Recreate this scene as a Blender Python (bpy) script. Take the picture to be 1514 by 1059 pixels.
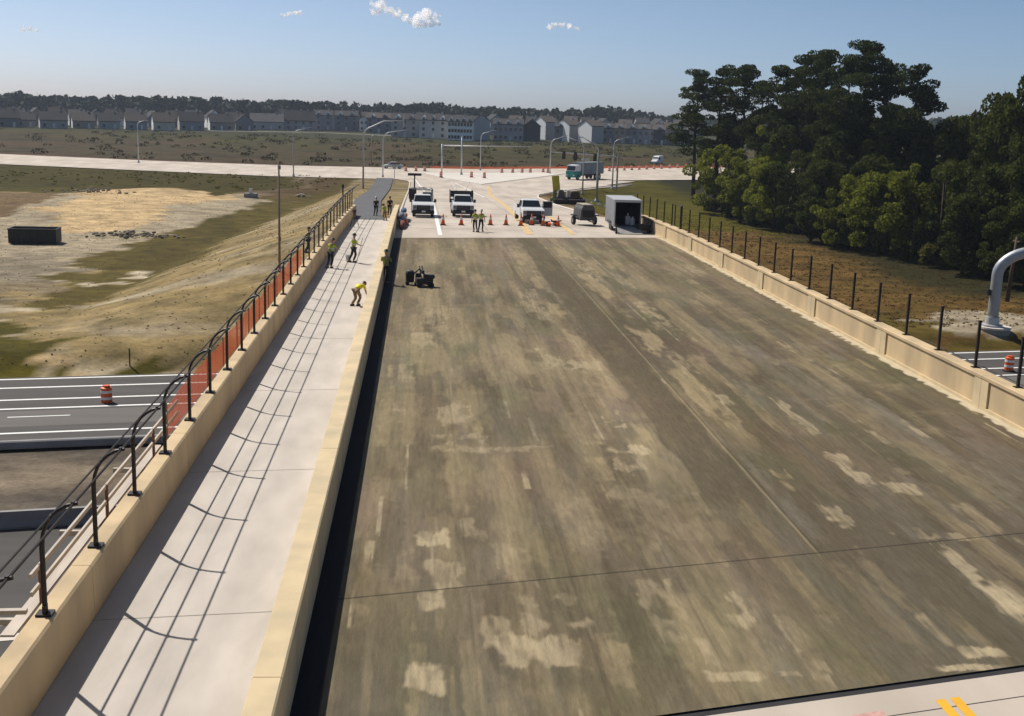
import bpy, bmesh, math, random
import numpy as np
from mathutils import Vector, Matrix, Quaternion
for o in list(bpy.data.objects): bpy.data.objects.remove(o)
SC = bpy.context.scene
COL = SC.collection
R = math.radians
# ------------------------------------------------------------------ camera
CF, CP, CR, CY, CH = 1766.5, 11.7117, 1.7997, 4.5693, 9.4   # focal px of a 1514 px wide frame, pitch, roll, yaw, height
_p, _r, _y = R(CP), R(CR), R(CY)
FW = Vector((math.sin(_y)*math.cos(_p), math.cos(_y)*math.cos(_p), -math.sin(_p)))
_rt = Vector((math.cos(_y), -math.sin(_y), 0)); _up = _rt.cross(FW)
RT = math.cos(_r)*_rt + math.sin(_r)*_up
UP = -math.sin(_r)*_rt + math.cos(_r)*_up
cam = bpy.data.cameras.new('camera'); camo = bpy.data.objects.new('camera', cam); COL.objects.link(camo)
cam.sensor_width = 36; cam.lens = CF/1514*36; cam.clip_start = .3; cam.clip_end = 30000
camo.matrix_world = Matrix.Translation((0, 0, CH)) @ Matrix((RT, UP, -FW)).transposed().to_4x4()
SC.camera = camo
# ------------------------------------------------------------------ sky, sun, exposure
SUN = Vector((-.56, .68, 1)).normalized()          # direction towards the sun, read off the railing's shadows
W = bpy.data.worlds.new('World'); SC.world = W; W.use_nodes = True
nt = W.node_tree; nt.nodes.clear()
sky = nt.nodes.new('ShaderNodeTexSky'); sky.sky_type = 'NISHITA'; sky.sun_disc = False
sky.sun_elevation = math.asin(SUN.z); sky.sun_rotation = math.atan2(SUN.x, SUN.y)
sky.air_density = .4; sky.dust_density = 1.0; sky.ozone_density = 3.6; sky.altitude = 50
bg = nt.nodes.new('ShaderNodeBackground'); bg.inputs[1].default_value = .106
wo = nt.nodes.new('ShaderNodeOutputWorld')
hs = nt.nodes.new('ShaderNodeHueSaturation'); hs.inputs['Saturation'].default_value = .95; hs.inputs['Hue'].default_value = .488; nt.links.new(sky.outputs[0], hs.inputs['Color']); nt.links.new(hs.outputs[0], bg.inputs[0]); nt.links.new(bg.outputs[0], wo.inputs[0])
sl = bpy.data.lights.new('sun', 'SUN'); sl.energy = 5.0; sl.angle = R(.53); sl.color = (1, .94, .85)
so = bpy.data.objects.new('sun', sl); COL.objects.link(so)
so.rotation_euler = SUN.to_track_quat('Z', 'Y').to_euler()
SC.view_settings.view_transform = 'Standard'; SC.view_settings.look = 'None'
SC.view_settings.exposure = 0.0; SC.view_settings.gamma = 1; SC.view_settings.use_curve_mapping = False
SC.render.resolution_x = 1024; SC.render.resolution_y = 716
SC.cycles.max_bounces = 6; SC.cycles.transparent_max_bounces = 40

# ------------------------------------------------------------------ ground shape
rng = np.random.RandomState(7); random.seed(7)
_tab = rng.rand(256, 256)
def vnoise(x, y, s=1.0, seed=0):
    x = np.asarray(x, float)/s + seed*17.3; y = np.asarray(y, float)/s + seed*9.7
    xi = np.floor(x).astype(int); yi = np.floor(y).astype(int); fx = x-xi; fy = y-yi
    fx = fx*fx*(3-2*fx); fy = fy*fy*(3-2*fy)
    g = lambda a, b: _tab[a % 256, b % 256]
    return (g(xi, yi)*(1-fx)+g(xi+1, yi)*fx)*(1-fy)+(g(xi, yi+1)*(1-fx)+g(xi+1, yi+1)*fx)*fy
def fbm(x, y, s=1.0, seed=0, o=4):
    t = 0; a = 1; n = 0
    for i in range(o):
        t = t+a*vnoise(x, y, s/2**i, seed+i); n += a; a *= .55
    return t/n
def sstep(a, b, x): t = np.clip((x-a)/(b-a), 0, 1); return t*t*(3-2*t)
def zr(y):                                            # the deck and the approach road falling to the junction
    y = np.asarray(y, float)
    c = np.where(y < 80, 0, np.where(y < 116, -(y-80)**2/1800., -.72-(y-116)*.04))
    return np.maximum(c, -4.2+.0*y)
SK = .2                                               # skew of the highway to the bridge
def terrain(x, y):
    x = np.asarray(x, float); y = np.asarray(y, float)
    base = -6.15+1.75*sstep(165, 232, y)
    base = base+(fbm(x, y, 34, 3)-.5)*.3*sstep(5, 25, np.abs(x-6)-18)*(1-sstep(190, 240, y))
    base = base-.4*sstep(330, 420, y)*0
    # sand heap and spoil on the left
    base = base+1.6*np.exp(-(((x+48)/26)**2+((y-172)/15)**2))+1.0*np.exp(-(((x+40)/10)**2+((y-193)/5)**2))
    v = y-SK*x
    # embankment carrying the approach
    hl = np.interp(y, [80, 111, 130, 200, 240], [-6.9, -7.4, -9, -11, -14])
    hr = np.interp(y, [80, 118, 126, 195, 205, 225, 240], [19.6, 20, 19, 20, 25, 38, 50])
    d = np.maximum(np.maximum(hl-x, x-hr), 0)
    emb = zr(y)-.12-np.maximum(d-.6, 0)/2.9
    kf = np.where((x > -6.7) & (x < 19.7), sstep(83, 85, v), sstep(74, 104, v)); emb = np.where(emb > base, base+(emb-base)*kf, emb)
    t = np.where((y > 60) & (y < 250), np.maximum(base, emb), base)
    # near embankment behind the near abutment
    hd = np.maximum(np.maximum(-8-x, x-21), 0); nv = np.maximum(v-12.5, 0)*1.4
    t = np.where(y < 40, np.maximum(t, -.12-np.maximum(np.hypot(hd, nv)-.6, 0)/2.6), t)
    # highway cut
    hw = sstep(79.5, 75.9, v)*sstep(27, 30, v)
    t = t*(1-hw)+hw*(-7.12)
    # cross road bench
    dc = np.abs(y-crossy(x))
    k = sstep(38, 28, dc)
    t = t*(1-k)+k*np.minimum(t, -4.3)+0
    t = np.where(dc < 26, -4.3, t)
    # far land: very gently rising
    return t
CX = [-400, -97, -65, -29, 12, 75, 140, 400]
CYc = [311, 270, 258, 251, 254, 296, 350, 590]
def crossy(x): return np.interp(x, CX, CYc)
CXf = [-400, -97, -60, -29, 12, 75, 140, 400]; CYf = [332, 289, 277, 272.5, 279, 321, 378, 620]
CYn = [292, 251.5, 240, 231, 232, 268, 318, 560]
def far_edge(x): return np.interp(x, CXf, CYf)
def near_edge(x): return np.interp(x, CXf, CYn)
def surf(x, y):                                       # height one stands on
    if -7.4 < x < 19 and y < 225: return float(zr(y))
    if near_edge(x) < y < far_edge(x): return -4.19
    return float(terrain(x, y))
def ray(px, py): return FW*CF+RT*(px-757)-UP*(py-529.5)
def onz(px, py, z): d = ray(px, py); t = (z-CH)/d.z; return Vector((d.x*t, d.y*t, z))
def ony(px, py, y): d = ray(px, py); t = y/d.y; return Vector((d.x*t, y, CH+d.z*t))
def P(px, py):                                        # the point of the ground seen there
    d = ray(px, py).normalized(); t = 12.; prev = t
    while t < 1500:
        q = Vector((0, 0, CH))+d*t
        if q.z <= surf(q.x, q.y):
            a, b = prev, t
            for _ in range(25):
                m = (a+b)/2; q = Vector((0, 0, CH))+d*m
                if q.z <= surf(q.x, q.y): b = m
                else: a = m
            q.z = surf(q.x, q.y); return q
        prev = t; t += max(.3, t*.004)
    return onz(px, py, -4.3)

# ------------------------------------------------------------------ materials
MATS = {}
def mat(name, col, rough=.8, var=.12, scale=2.0, metal=0, bump=.0, stretch=(1, 1, 1), dirt=None, spec=.3, trans=0, emit=None, space='Object'):
    if name in MATS: return MATS[name]
    m = bpy.data.materials.new(name); m.use_nodes = True; n = m.node_tree; N = n.nodes; L = n.links
    b = N['Principled BSDF']; b.inputs['Roughness'].default_value = rough; b.inputs['Metallic'].default_value = metal
    b.inputs['Specular IOR Level'].default_value = spec
    tc = N.new('ShaderNodeTexCoord'); mp = N.new('ShaderNodeMapping'); mp.inputs['Scale'].default_value = stretch
    L.new(tc.outputs[space], mp.inputs[0])
    nz = N.new('ShaderNodeTexNoise'); nz.inputs['Scale'].default_value = scale; nz.inputs['Detail'].default_value = 5
    L.new(mp.outputs[0], nz.inputs['Vector'])
    cr = N.new('ShaderNodeValToRGB'); cr.color_ramp.elements[0].position = .3; cr.color_ramp.elements[1].position = .7
    d = dirt or col
    cr.color_ramp.elements[0].color = (*[c*(1-var) for c in d], 1)
    cr.color_ramp.elements[1].color = (*[min(1, c*(1+var)) for c in col], 1)
    L.new(nz.outputs[0], cr.inputs[0]); L.new(cr.outputs[0], b.inputs['Base Color'])
    if bump:
        bp = N.new('ShaderNodeBump'); bp.inputs['Strength'].default_value = bump; bp.inputs['Distance'].default_value = .02
        n2 = N.new('ShaderNodeTexNoise'); n2.inputs['Scale'].default_value = scale*8; n2.inputs['Detail'].default_value = 4
        L.new(mp.outputs[0], n2.inputs['Vector']); L.new(n2.outputs[0], bp.inputs['Height']); L.new(bp.outputs[0], b.inputs['Normal'])
    if trans: b.inputs['Transmission Weight'].default_value = trans
    if emit: b.inputs['Emission Color'].default_value = (*emit, 1); b.inputs['Emission Strength'].default_value = 1
    MATS[name] = m; return m
def attr_mat(name, rough=.9, nscale=3., nvar=.35, stretch=(1, 1, 1), bump=.3, fine=25.):
    m = bpy.data.materials.new(name); m.use_nodes = True; n = m.node_tree; N = n.nodes; L = n.links
    b = N['Principled BSDF']; b.inputs['Roughness'].default_value = rough; b.inputs['Specular IOR Level'].default_value = .06
    at = N.new('ShaderNodeAttribute'); at.attribute_name = 'tint'
    tc = N.new('ShaderNodeTexCoord'); mp = N.new('ShaderNodeMapping'); mp.inputs['Scale'].default_value = stretch
    L.new(tc.outputs['Object'], mp.inputs[0])
    last = at.outputs['Color']
    for sc, va in ((nscale, nvar), (fine, nvar*.6)):
        nz = N.new('ShaderNodeTexNoise'); nz.inputs['Scale'].default_value = sc; nz.inputs['Detail'].default_value = 6; nz.inputs['Roughness'].default_value = .65
        L.new(mp.outputs[0], nz.inputs['Vector'])
        mr = N.new('ShaderNodeMapRange'); mr.inputs['From Min'].default_value = .3; mr.inputs['From Max'].default_value = .7
        mr.inputs['To Min'].default_value = 1-va; mr.inputs['To Max'].default_value = 1+va
        L.new(nz.outputs[0], mr.inputs['Value'])
        mx = N.new('ShaderNodeMix'); mx.data_type = 'RGBA'; mx.blend_type = 'MULTIPLY'; mx.inputs[0].default_value = 1
        L.new(last, mx.inputs[6]); L.new(mr.outputs[0], mx.inputs[7]); last = mx.outputs[2]
    L.new(last, b.inputs['Base Color'])
    bp = N.new('ShaderNodeBump'); bp.inputs['Strength'].default_value = bump; bp.inputs['Distance'].default_value = .03
    L.new(nz.outputs[0], bp.inputs['Height']); L.new(bp.outputs[0], b.inputs['Normal'])
    MATS[name] = m; return m

# ------------------------------------------------------------------ object helpers
def tag(o, label=None, cat=None, group=None, kind=None):
    if label: o['label'] = label
    if cat: o['category'] = cat
    if group: o['group'] = group
    if kind: o['kind'] = kind
    return o
def empty(name, loc=(0, 0, 0), rz=0, label=None, cat=None, group=None):
    o = bpy.data.objects.new(name, None); COL.objects.link(o); o.location = loc; o.rotation_euler = (0, 0, rz)
    o.empty_display_size = .3
    return tag(o, label, cat, group)
class MB:
    def __init__(s): s.b = bmesh.new()
    def box(s, c, d, rz=0, ry=0, rx=0, taper=None):
        r = bmesh.ops.create_cube(s.b, size=1); vs = r['verts']
        for v in vs:
            if taper and v.co.z > 0: v.co.x *= taper[0]; v.co.y *= taper[1]
            v.co = Vector((v.co.x*d[0], v.co.y*d[1], v.co.z*d[2]))
        M = Matrix.Translation(c) @ Matrix.Rotation(rz, 4, 'Z') @ Matrix.Rotation(ry, 4, 'Y') @ Matrix.Rotation(rx, 4, 'X')
        bmesh.ops.transform(s.b, matrix=M, verts=vs); return s
    def b2(s, x0, x1, y0, y1, z0, z1): return s.box(((x0+x1)/2, (y0+y1)/2, (z0+z1)/2), (x1-x0, y1-y0, z1-z0))
    def tube(s, pts, r, seg=8, cap=True, closed=False):
        pts = [Vector(p) for p in pts]; n = len(pts); rings = []
        rr = r if isinstance(r, (list, tuple)) else [r]*n
        up = None
        for i, p in enumerate(pts):
            a = pts[i-1] if i else pts[i]; c = pts[i+1] if i < n-1 else pts[i]
            t = (c-a).normalized() if (c-a).length > 1e-9 else Vector((0, 0, 1))
            if up is None: up = t.orthogonal().normalized()
            else: up = (up-t*up.dot(t)).normalized()
            w = t.cross(up)
            rings.append([s.b.verts.new(p+(up*math.cos(2*math.pi*k/seg)+w*math.sin(2*math.pi*k/seg))*rr[i]) for k in range(seg)])
        for i in range(n-1):
            for k in range(seg):
                s.b.faces.new((rings[i][k], rings[i][(k+1) % seg], rings[i+1][(k+1) % seg], rings[i+1][k]))
        if cap:
            s.b.faces.new(rings[0][::-1]); s.b.faces.new(rings[-1])
        return s
    def cyl(s, a, b, r, seg=16): return s.tube([a, b], r, seg)
    def lathe(s, prof, seg=16, c=(0, 0, 0)):
        rings = [[s.b.verts.new((c[0]+r*math.cos(2*math.pi*k/seg), c[1]+r*math.sin(2*math.pi*k/seg), c[2]+z)) for k in range(seg)] for r, z in prof]
        for i in range(len(rings)-1):
            for k in range(seg): s.b.faces.new((rings[i][k], rings[i][(k+1) % seg], rings[i+1][(k+1) % seg], rings[i+1][k]))
        s.b.faces.new(rings[0][::-1]); s.b.faces.new(rings[-1]); return s
    def prism(s, poly, axis, a, b):          # poly in the two other axes, extruded from a to b
        def mk(u, v, w): return {'x': (w, u, v), 'y': (u, w, v), 'z': (u, v, w)}[axis]
        A = [s.b.verts.new(mk(u, v, a)) for u, v in poly]; B = [s.b.verts.new(mk(u, v, b)) for u, v in poly]
        n = len(poly); s.b.faces.new(A); s.b.faces.new(B[::-1])
        for i in range(n): s.b.faces.new((A[i], B[i], B[(i+1) % n], A[(i+1) % n]))
        return s
    def quad(s, *p): s.b.faces.new([s.b.verts.new(q) for q in p]); return s
    def build(s, name, m, parent=None, bevel=0, smooth=False, loc=None):
        bmesh.ops.recalc_face_normals(s.b, faces=s.b.faces)
        if bevel: bmesh.ops.bevel(s.b, geom=list(s.b.edges), offset=bevel, segments=2, affect='EDGES', clamp_overlap=True)
        me = bpy.data.meshes.new(name); s.b.to_mesh(me); s.b.free()
        me.materials.append(m)
        if smooth:
            for p in me.polygons: p.use_smooth = True
        o = bpy.data.objects.new(name, me); COL.objects.link(o)
        if parent: o.parent = parent
        if loc: o.location = loc
        return o
def copy_tree(o, parent=None):
    c = o.copy(); COL.objects.link(c)
    if parent: c.parent = parent
    for ch in list(CH_OF(o)): copy_tree(ch, c)
    return c
def CH_OF(o): return [x for x in o.children]
def grid_mesh(name, xs, ys, zf, cf, m, mask=None):
    X, Y = np.meshgrid(xs, ys); Z = zf(X, Y); nx, ny = len(xs), len(ys)
    co = np.stack([X, Y, Z], -1).reshape(-1, 3)
    idx = np.arange(nx*ny).reshape(ny, nx)
    q = np.stack([idx[:-1, :-1], idx[:-1, 1:], idx[1:, 1:], idx[1:, :-1]], -1).reshape(-1, 4)
    if mask is not None:
        cx = co[q].mean(1); q = q[mask(cx[:, 0], cx[:, 1])]
        used = np.unique(q); rm = -np.ones(len(co), int); rm[used] = np.arange(len(used)); co = co[used]; q = rm[q]
    me = bpy.data.meshes.new(name); me.vertices.add(len(co)); me.vertices.foreach_set('co', co.ravel())
    me.loops.add(len(q)*4); me.loops.foreach_set('vertex_index', q.ravel().astype(np.int32))
    me.polygons.add(len(q)); me.polygons.foreach_set('loop_start', np.arange(0, len(q)*4, 4, dtype=np.int32))
    me.update(); me.validate()
    if cf is not None:
        c = cf(co[:, 0], co[:, 1]); a = me.color_attributes.new('tint', 'FLOAT_COLOR', 'POINT')
        a.data.foreach_set('color', np.concatenate([c, np.ones((len(c), 1))], 1).astype(np.float32).ravel())
    me.polygons.foreach_set('use_smooth', np.ones(len(q), bool))
    me.materials.append(m); o = bpy.data.objects.new(name, me); COL.objects.link(o); return o
def inpoly(x, y, poly):
    c = np.zeros(x.shape, bool); n = len(poly)
    for i in range(n):
        x1, y1 = poly[i]; x2, y2 = poly[(i+1) % n]
        if y1 == y2: continue
        k = ((y1 > y) != (y2 > y)) & (x < (x2-x1)*(y-y1)/(y2-y1)+x1); c ^= k
    return c

# ================================================================== SETTING
A = np.array
def ground_tint(x, y):
    n1 = fbm(x, y, 18, 11); n2 = fbm(x, y, 5, 21); n3 = fbm(x, y, 60, 31); st = fbm(x+y*.4, y*3, 9, 41)
    c = np.zeros((len(x), 3))
    def lay(m, col):
        m = np.clip(m, 0, 1)[:, None]; c[:] = c*(1-m)+A(col)*m
    straw = A([.265, .2, .10]); sand = A([.50, .37, .215]); pale = A([.44, .375, .275]); olive = A([.075, .058, .016]); brown = A([.13, .085, .042]); green = A([.066, .055, .008])
    lay(np.ones(len(x)), straw); lay((n2-.42)*2.4, straw*.72); lay((st-.5)*3, pale*.85); lay((fbm(x*1.0, y*1.0, 2.2, 99)-.56)*4, A([.15, .12, .06]))
    hf = fbm(x, y, 1.7, 95, 2)-.5; wx = x+(n2-.5)*9+(n1-.5)*10+hf*3; wy = y+(fbm(x, y, 6, 51)-.5)*13+(fbm(x, y, 20, 61)-.5)*10+hf*5
    def zone(pxs, col, k=1., z=-6.0):
        pl = [tuple(onz(a, b, z)[:2]) for a, b in pxs]
        m = inpoly(wx, wy, pl); lay(m*k, col)
    # left field, outlines as they lie on the ground
    left = (x < 0)
    zone([(-200, 276), (430, 276), (520, 262), (430, 330), (250, 395), (60, 410), (-200, 420)], pale*.8, .8)
    zone([(-150, 272), (90, 272), (170, 283), (100, 300), (30, 322), (-150, 335)], brown*1.1, .9)
    zone([(-150, 281), (60, 281), (60, 291), (-150, 296)], sand, .9)
    zone([(70, 335), (110, 300), (160, 284), (330, 282), (370, 292), (290, 312), (220, 335), (120, 345)], sand, 1)
    zone([(40, 460), (110, 410), (90, 385), (200, 352), (330, 330), (420, 290), (485, 268), (540, 262), (495, 296), (440, 325), (330, 375), (270, 405), (190, 445), (110, 458)], olive*1.25, 1)
    zone([(150, 400), (300, 335), (380, 322), (250, 400)], olive*.8, .6)
    zone([(-100, 375), (60, 380), (95, 400), (60, 440), (-100, 440)], A([.16, .135, .1]), .6)
    zone([(-100, 440), (30, 445), (60, 500), (-100, 500)], pale, .8)
    zone([(150, 418), (190, 405), (205, 412), (170, 425)], pale*1.1, .9)
    zone([(-100, 478), (40, 480), (85, 512), (60, 536), (200, 524), (240, 552), (-100, 562)], green*1.05, 1)
    zone([(40, 540), (110, 532), (130, 545), (60, 552)], sand, .9)
    zone([(0, 243), (200, 243), (434, 262), (420, 276), (330, 284), (200, 280), (0, 278), (-300, 278), (-300, 241)], green*.95, 1, -4.7)
    zone([(434, 266), (500, 268), (440, 292), (350, 283), (420, 276)], brown*.8, .8, -4.9)
    # right side of the bridge
    rt = sstep(18, 21, x)*(y < 262)
    lay(rt, A([.115, .07, .024])); lay(rt*(st-.45)*3, A([.07, .045, .016])); lay(rt*(n2-.55)*3, A([.085, .066, .018])); lay(rt*(fbm(x, y*2.2, 2.0, 98)-.5)*3, A([.16, .10, .04]))
    zone([(870, 310), (850, 275), (930, 268), (1060, 262), (1100, 290), (1120, 330), (1000, 322), (940, 322)], A([.085, .075, .011]), 1, -4.6)
    zone([(1360, 478), (1440, 462), (1560, 450), (1620, 500), (1480, 500), (1380, 492)], pale*.75, .9)
    zone([(1230, 480), (1330, 470), (1400, 500), (1600, 505), (1600, 530), (1200, 540)], olive*1.3, .8)
    lay(rt*sstep(44, 52, x+(n2-.5)*8)*sstep(100, 110, y), A([.028, .026, .01]))
    # far field beyond the cross road
    f = far_edge(x)+2; ff = (y > f)
    lay(ff, A([.08, .062, .032])); g = sstep(40, 150, y-f+(n1-.5)*120+(x+40)*.6)
    lay(ff*g*.9, A([.072, .064, .016])); lay(ff*(fbm(x, y*1.4, 7, 77)-.5)*6, A([.035, .032, .012])); lay(ff*(n1-.56)*5, A([.095, .062, .036]))
    lay((y-f > 205+(n1-.5)*40)*1., A([.058, .055, .016]))
    lay(sstep(8, 3, y-f)*sstep(-2, 1, y-f), A([.11, .055, .035]))
    lay((y > 520)*1., A([.05, .052, .022]))
    # strips next to the highway
    v = y-SK*x
    lay((v < 60.5)*(v > 44), A([.19, .155, .115])); lay((v < 60.5)*(v > 44)*(st-.45)*4, A([.1, .085, .07])); lay((v < 50.5)*(v > 49)*(n2-.35)*4, A([.058, .055, .016]))
    dk_ = np.where(y > 200, .72, .9)[:, None]; l_ = c.mean(1)[:, None]; c = (l_+(c-l_)*1.12)*dk_; c = c*(1+.5*(fbm(x, y*2.2, 2.6, 123, 4)-.5)+.25*(fbm(x*1.0, y, .9, 133, 2)-.5))[:, None]
    return np.clip(c, .004, .9)
xs = np.concatenate([-np.geomspace(6000, 140, 60), np.arange(-138, 110, .85), np.geomspace(112, 6000, 60)])
ys = np.concatenate([np.linspace(-60, 25, 40), np.arange(26, 240, .85), np.arange(241, 420, 2.5), np.geomspace(423, 9000, 60)])
g = grid_mesh('ground', xs, ys, terrain, ground_tint, attr_mat('ground_soil', nscale=.5, nvar=.42, fine=4.5, bump=.8, stretch=(.8, 1.2, 1))); tag(g, kind='structure')

# highway passing under the bridge, two carriageways with shoulders
def skew_strip(name, v0, v1, x0, x1, z, m, n=40, kind='structure'):
    b = MB(); X = np.linspace(x0, x1, n)
    for i in range(n-1): b.quad((X[i], v0+SK*X[i], z), (X[i+1], v0+SK*X[i+1], z), (X[i+1], v1+SK*X[i+1], z), (X[i], v1+SK*X[i], z))
    o = b.build(name, m)
    if kind: tag(o, kind=kind)
    return o
asph = mat('asphalt', (.075, .07, .066), .9, .18, .6, stretch=(.15, 1.6, 1), bump=.2)
asph2 = mat('old_asphalt', (.135, .125, .115), .9, .12, .5, stretch=(.1, 1.6, 1), bump=.2)
paint = mat('road_paint', (.78, .78, .76), .7, .08, 3)
skew_strip('road', 60.2, 75.7, -220, 240, -7.0, asph)
skew_strip('road', 31, 48.6, -220, 240, -7.0, asph); skew_strip('kerb', 37.6, 38.1, -220, 240, -6.985, mat('kerb_concrete', (.62, .57, .51), .8, .06, .6))
skew_strip('travel_lane', 64.0, 67.3, -220, 240, -6.996, asph2)
for v in (75.2, 72.9, 69.9, 67.8, 62.7, 38.9, 32.2): skew_strip('lane_marking', v-.13, v+.13, -220, 240, -6.992, paint)
b = MB()
for k in range(-18, 18):
    for v in (66.0+.0, 43.2):
        x = k*12.2-9; b.quad((x, v-.07+SK*x, -6.99), (x+3, v-.07+SK*(x+3), -6.99), (x+3, v+.07+SK*(x+3), -6.99), (x, v+.07+SK*x, -6.99))
tag(b.build('lane_marking', paint), kind='structure')
# median barriers
conc_g = mat('barrier_concrete', (.27, .265, .26), .85, .12, 1.2, bump=.2)
def jersey(v, lab, h=.95):
    t = empty('concrete_barrier', (0, 0, -7), 0, lab, 'barrier', 'median barriers along the highway')
    b = MB(); X = np.linspace(-220, 240, 60)
    prof = [(-.3, 0), (-.3, .08), (-.17, .3), (-.1, h), (.1, h), (.17, .3), (.3, .08), (.3, 0)]
    R_ = [[b.b.verts.new((x, v+SK*x+p, z)) for p, z in prof] for x in X]
    for i in range(len(X)-1):
        for k in range(7): b.b.faces.new((R_[i][k], R_[i][k+1], R_[i+1][k+1], R_[i+1][k]))
    b.build('barrier_wall', conc_g, t); return t
jersey(60.0, 'long concrete barrier along the far edge of the highway median', .35); jersey(48.4, 'long concrete barrier along the near edge of the highway median', .65)

# ------------------------------------------------------------------ bridge
conc_w = mat('sidewalk_concrete', (.535, .485, .43), .85, .05, 1.1, bump=.2, stretch=(1.2, .4, 1), dirt=(.47, .425, .375))
conc_p = mat('pale_road_concrete', (.53, .46, .385), .85, .1, .22, bump=.15, dirt=(.45, .385, .315), stretch=(1.6, .5, 1))
cream = mat('cream_concrete', (.61, .455, .26), .8, .08, 1.3, bump=.2, stretch=(1, .6, .25), dirt=(.47, .36, .22))
cream2 = mat('cream_coping', (.64, .50, .30), .8, .07, 1.1, bump=.15, dirt=(.54, .44, .28))
dark = mat('joint_rubber', (.03, .028, .03), .8, .2)
# deck overlay with its stains: strokes of the sealer dragged along the deck
DX0, DX1, J0, JS = -1.93, 18.94, 16.35, .245
def deck_tint(x, y):
    n = len(x); xf = x-.012*y
    c1 = A([.128, .102, .064]); c2 = A([.232, .186, .116]); tan = A([.37, .29, .165]); wht = A([.46, .385, .26]); drk = A([.052, .047, .035]); gry = A([.14, .122, .094])
    s1 = fbm(x, y*.09, .75, 15, 4); s2 = fbm(x, y*.22, 2.6, 5, 4); s3 = fbm(x, y*.05, .16, 25, 2); s4 = fbm(x, y*.5, 1.1, 45, 4)
    s5 = fbm(x, y*.45, 5.5, 65, 3); t = np.clip((s1*.3+s2*.3+s5*.4-.34)*2.9, 0, 1)[:, None]; c = c1*(1-t)+c2*t
    c = c*(.84+.32*s3[:, None])*(.88+.24*s4[:, None])
    def lay(k, col):
        nonlocal c
        k = np.clip(k, 0, 1)[:, None]; c = c*(1-k)+col*k
    lay(sstep(7.5, 10.5, x+s4)*.5*sstep(75, 40, y), c1*.74)                 # the right half was sealed darker
    lay(sstep(.48, .7, s4)*sstep(24, 20, y)*.45, drk*1.25)
    lay(sstep(-1.9, 1.0, x)*sstep(2.6, 1.2, x)*sstep(22, 17, y)*.35, gry)
    hu = (fbm(x, y*.5, 2.2, 33, 3)-.5)[:, None]; hv_ = (fbm(x, y*.4, 1.4, 53, 3)-.5)[:, None]; c = c*(1+hu*A([.22, -.02, .1])+hv_*A([-.06, .1, -.22]))
    lay(sstep(6, 10, x)*sstep(34, 25, y)*.62, A([.088, .074, .052])); lay(sstep(2.5, -1, x)*sstep(24, 19, y)*.35, A([.10, .09, .068]))
    def brush(px, py, hw, hl, k, col, seed, tex=.5, cut=None):
        sel = np.where((np.abs(x-px) < hw*1.25+.05) & (np.abs(y-py) < hl*1.5))[0]
        if len(sel) == 0: return
        xx, yy = x[sel], y[sel]
        br = vnoise(xx, yy*.02, .04, seed)*.35+vnoise(xx, yy*.05, .22, seed+1)*.65            # bristles: ragged ends
        br2 = vnoise(xx, yy*.02+40, .04, seed+2)*.35+vnoise(xx, yy*.05, .25, seed+4)*.65
        e = sstep(0, .22, 1-np.abs(xx-px)/hw+(fbm(xx, yy, .5, seed, 3)-.5)*.7)
        v = (yy-py)/hl+(fbm(xx, yy, .35, seed+8, 3)-.5)*.5; e = e*sstep(0, .22, 1-v-br*.6)*sstep(0, .22, 1+v-br2*.6)
        if tex: e = e*(1-tex+tex*sstep(.25, .7, vnoise(xx, yy*.08, .06, seed+5)*.4+fbm(xx, yy*.6, .4, seed+6, 4)*.6))
        if cut: e = e*sstep(cut, cut+.12, fbm(xx, yy*.55, .6, seed+7, 3))
        e = (e*k)[:, None]; c[sel] = c[sel]*(1-e)+col*e
    r2 = np.random.RandomState(3)
    for i in range(1300):
        cx = r2.uniform(DX0, DX1); cy = 16+74*r2.rand()**1.15; u = r2.rand(); far = 1+cy/45
        hw = r2.uniform(.05, .5)*(1 if u < .6 else .7); hl = r2.uniform(.5, 3.6)*far
        if u < .36: brush(cx, cy, hw, hl, r2.uniform(.14, .5), c1*r2.uniform(.55, .88), i % 200, .3)
        elif u < .62: brush(cx, cy, hw, hl, r2.uniform(.12, .4), gry*r2.uniform(.9, 1.5), i % 200, .4)
        elif u < .90: brush(cx, cy, hw, hl, r2.uniform(.12, .4), tan*r2.uniform(.65, .95), i % 200, .6)
        elif u < .96: brush(cx, cy, hw*.8, hl*.6, r2.uniform(.3, .6), tan, i % 200, .8, .42)
        else: brush(cx, cy, r2.uniform(.02, .06), hl*.6, r2.uniform(.3, .6), wht, i % 200, .8)
    # cross-wise squeegee marks, mostly towards the far end
    for i in range(170):
        cx = r2.uniform(DX0, DX1); cy = r2.uniform(34, 89); hw = r2.uniform(.4, 1.8); hl = r2.uniform(.12, .5)
        sel = np.where((np.abs(x-cx) < hw) & (np.abs(y-cy-.24*(x-cx)) < hl))[0]
        if len(sel) == 0: continue
        e = sstep(1, .6, np.abs(x[sel]-cx)/hw+(vnoise(x[sel], y[sel], .2, i)-.5)*.4)*sstep(1, .5, np.abs(y[sel]-cy-.24*(x[sel]-cx))/hl)*r2.uniform(.08, .28)*sstep(.3, .6, fbm(x[sel], y[sel], .4, i))
        e = e[:, None]; c[sel] = c[sel]*(1-e)+(tan*.8 if i % 3 else c1*.8)*e
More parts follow.
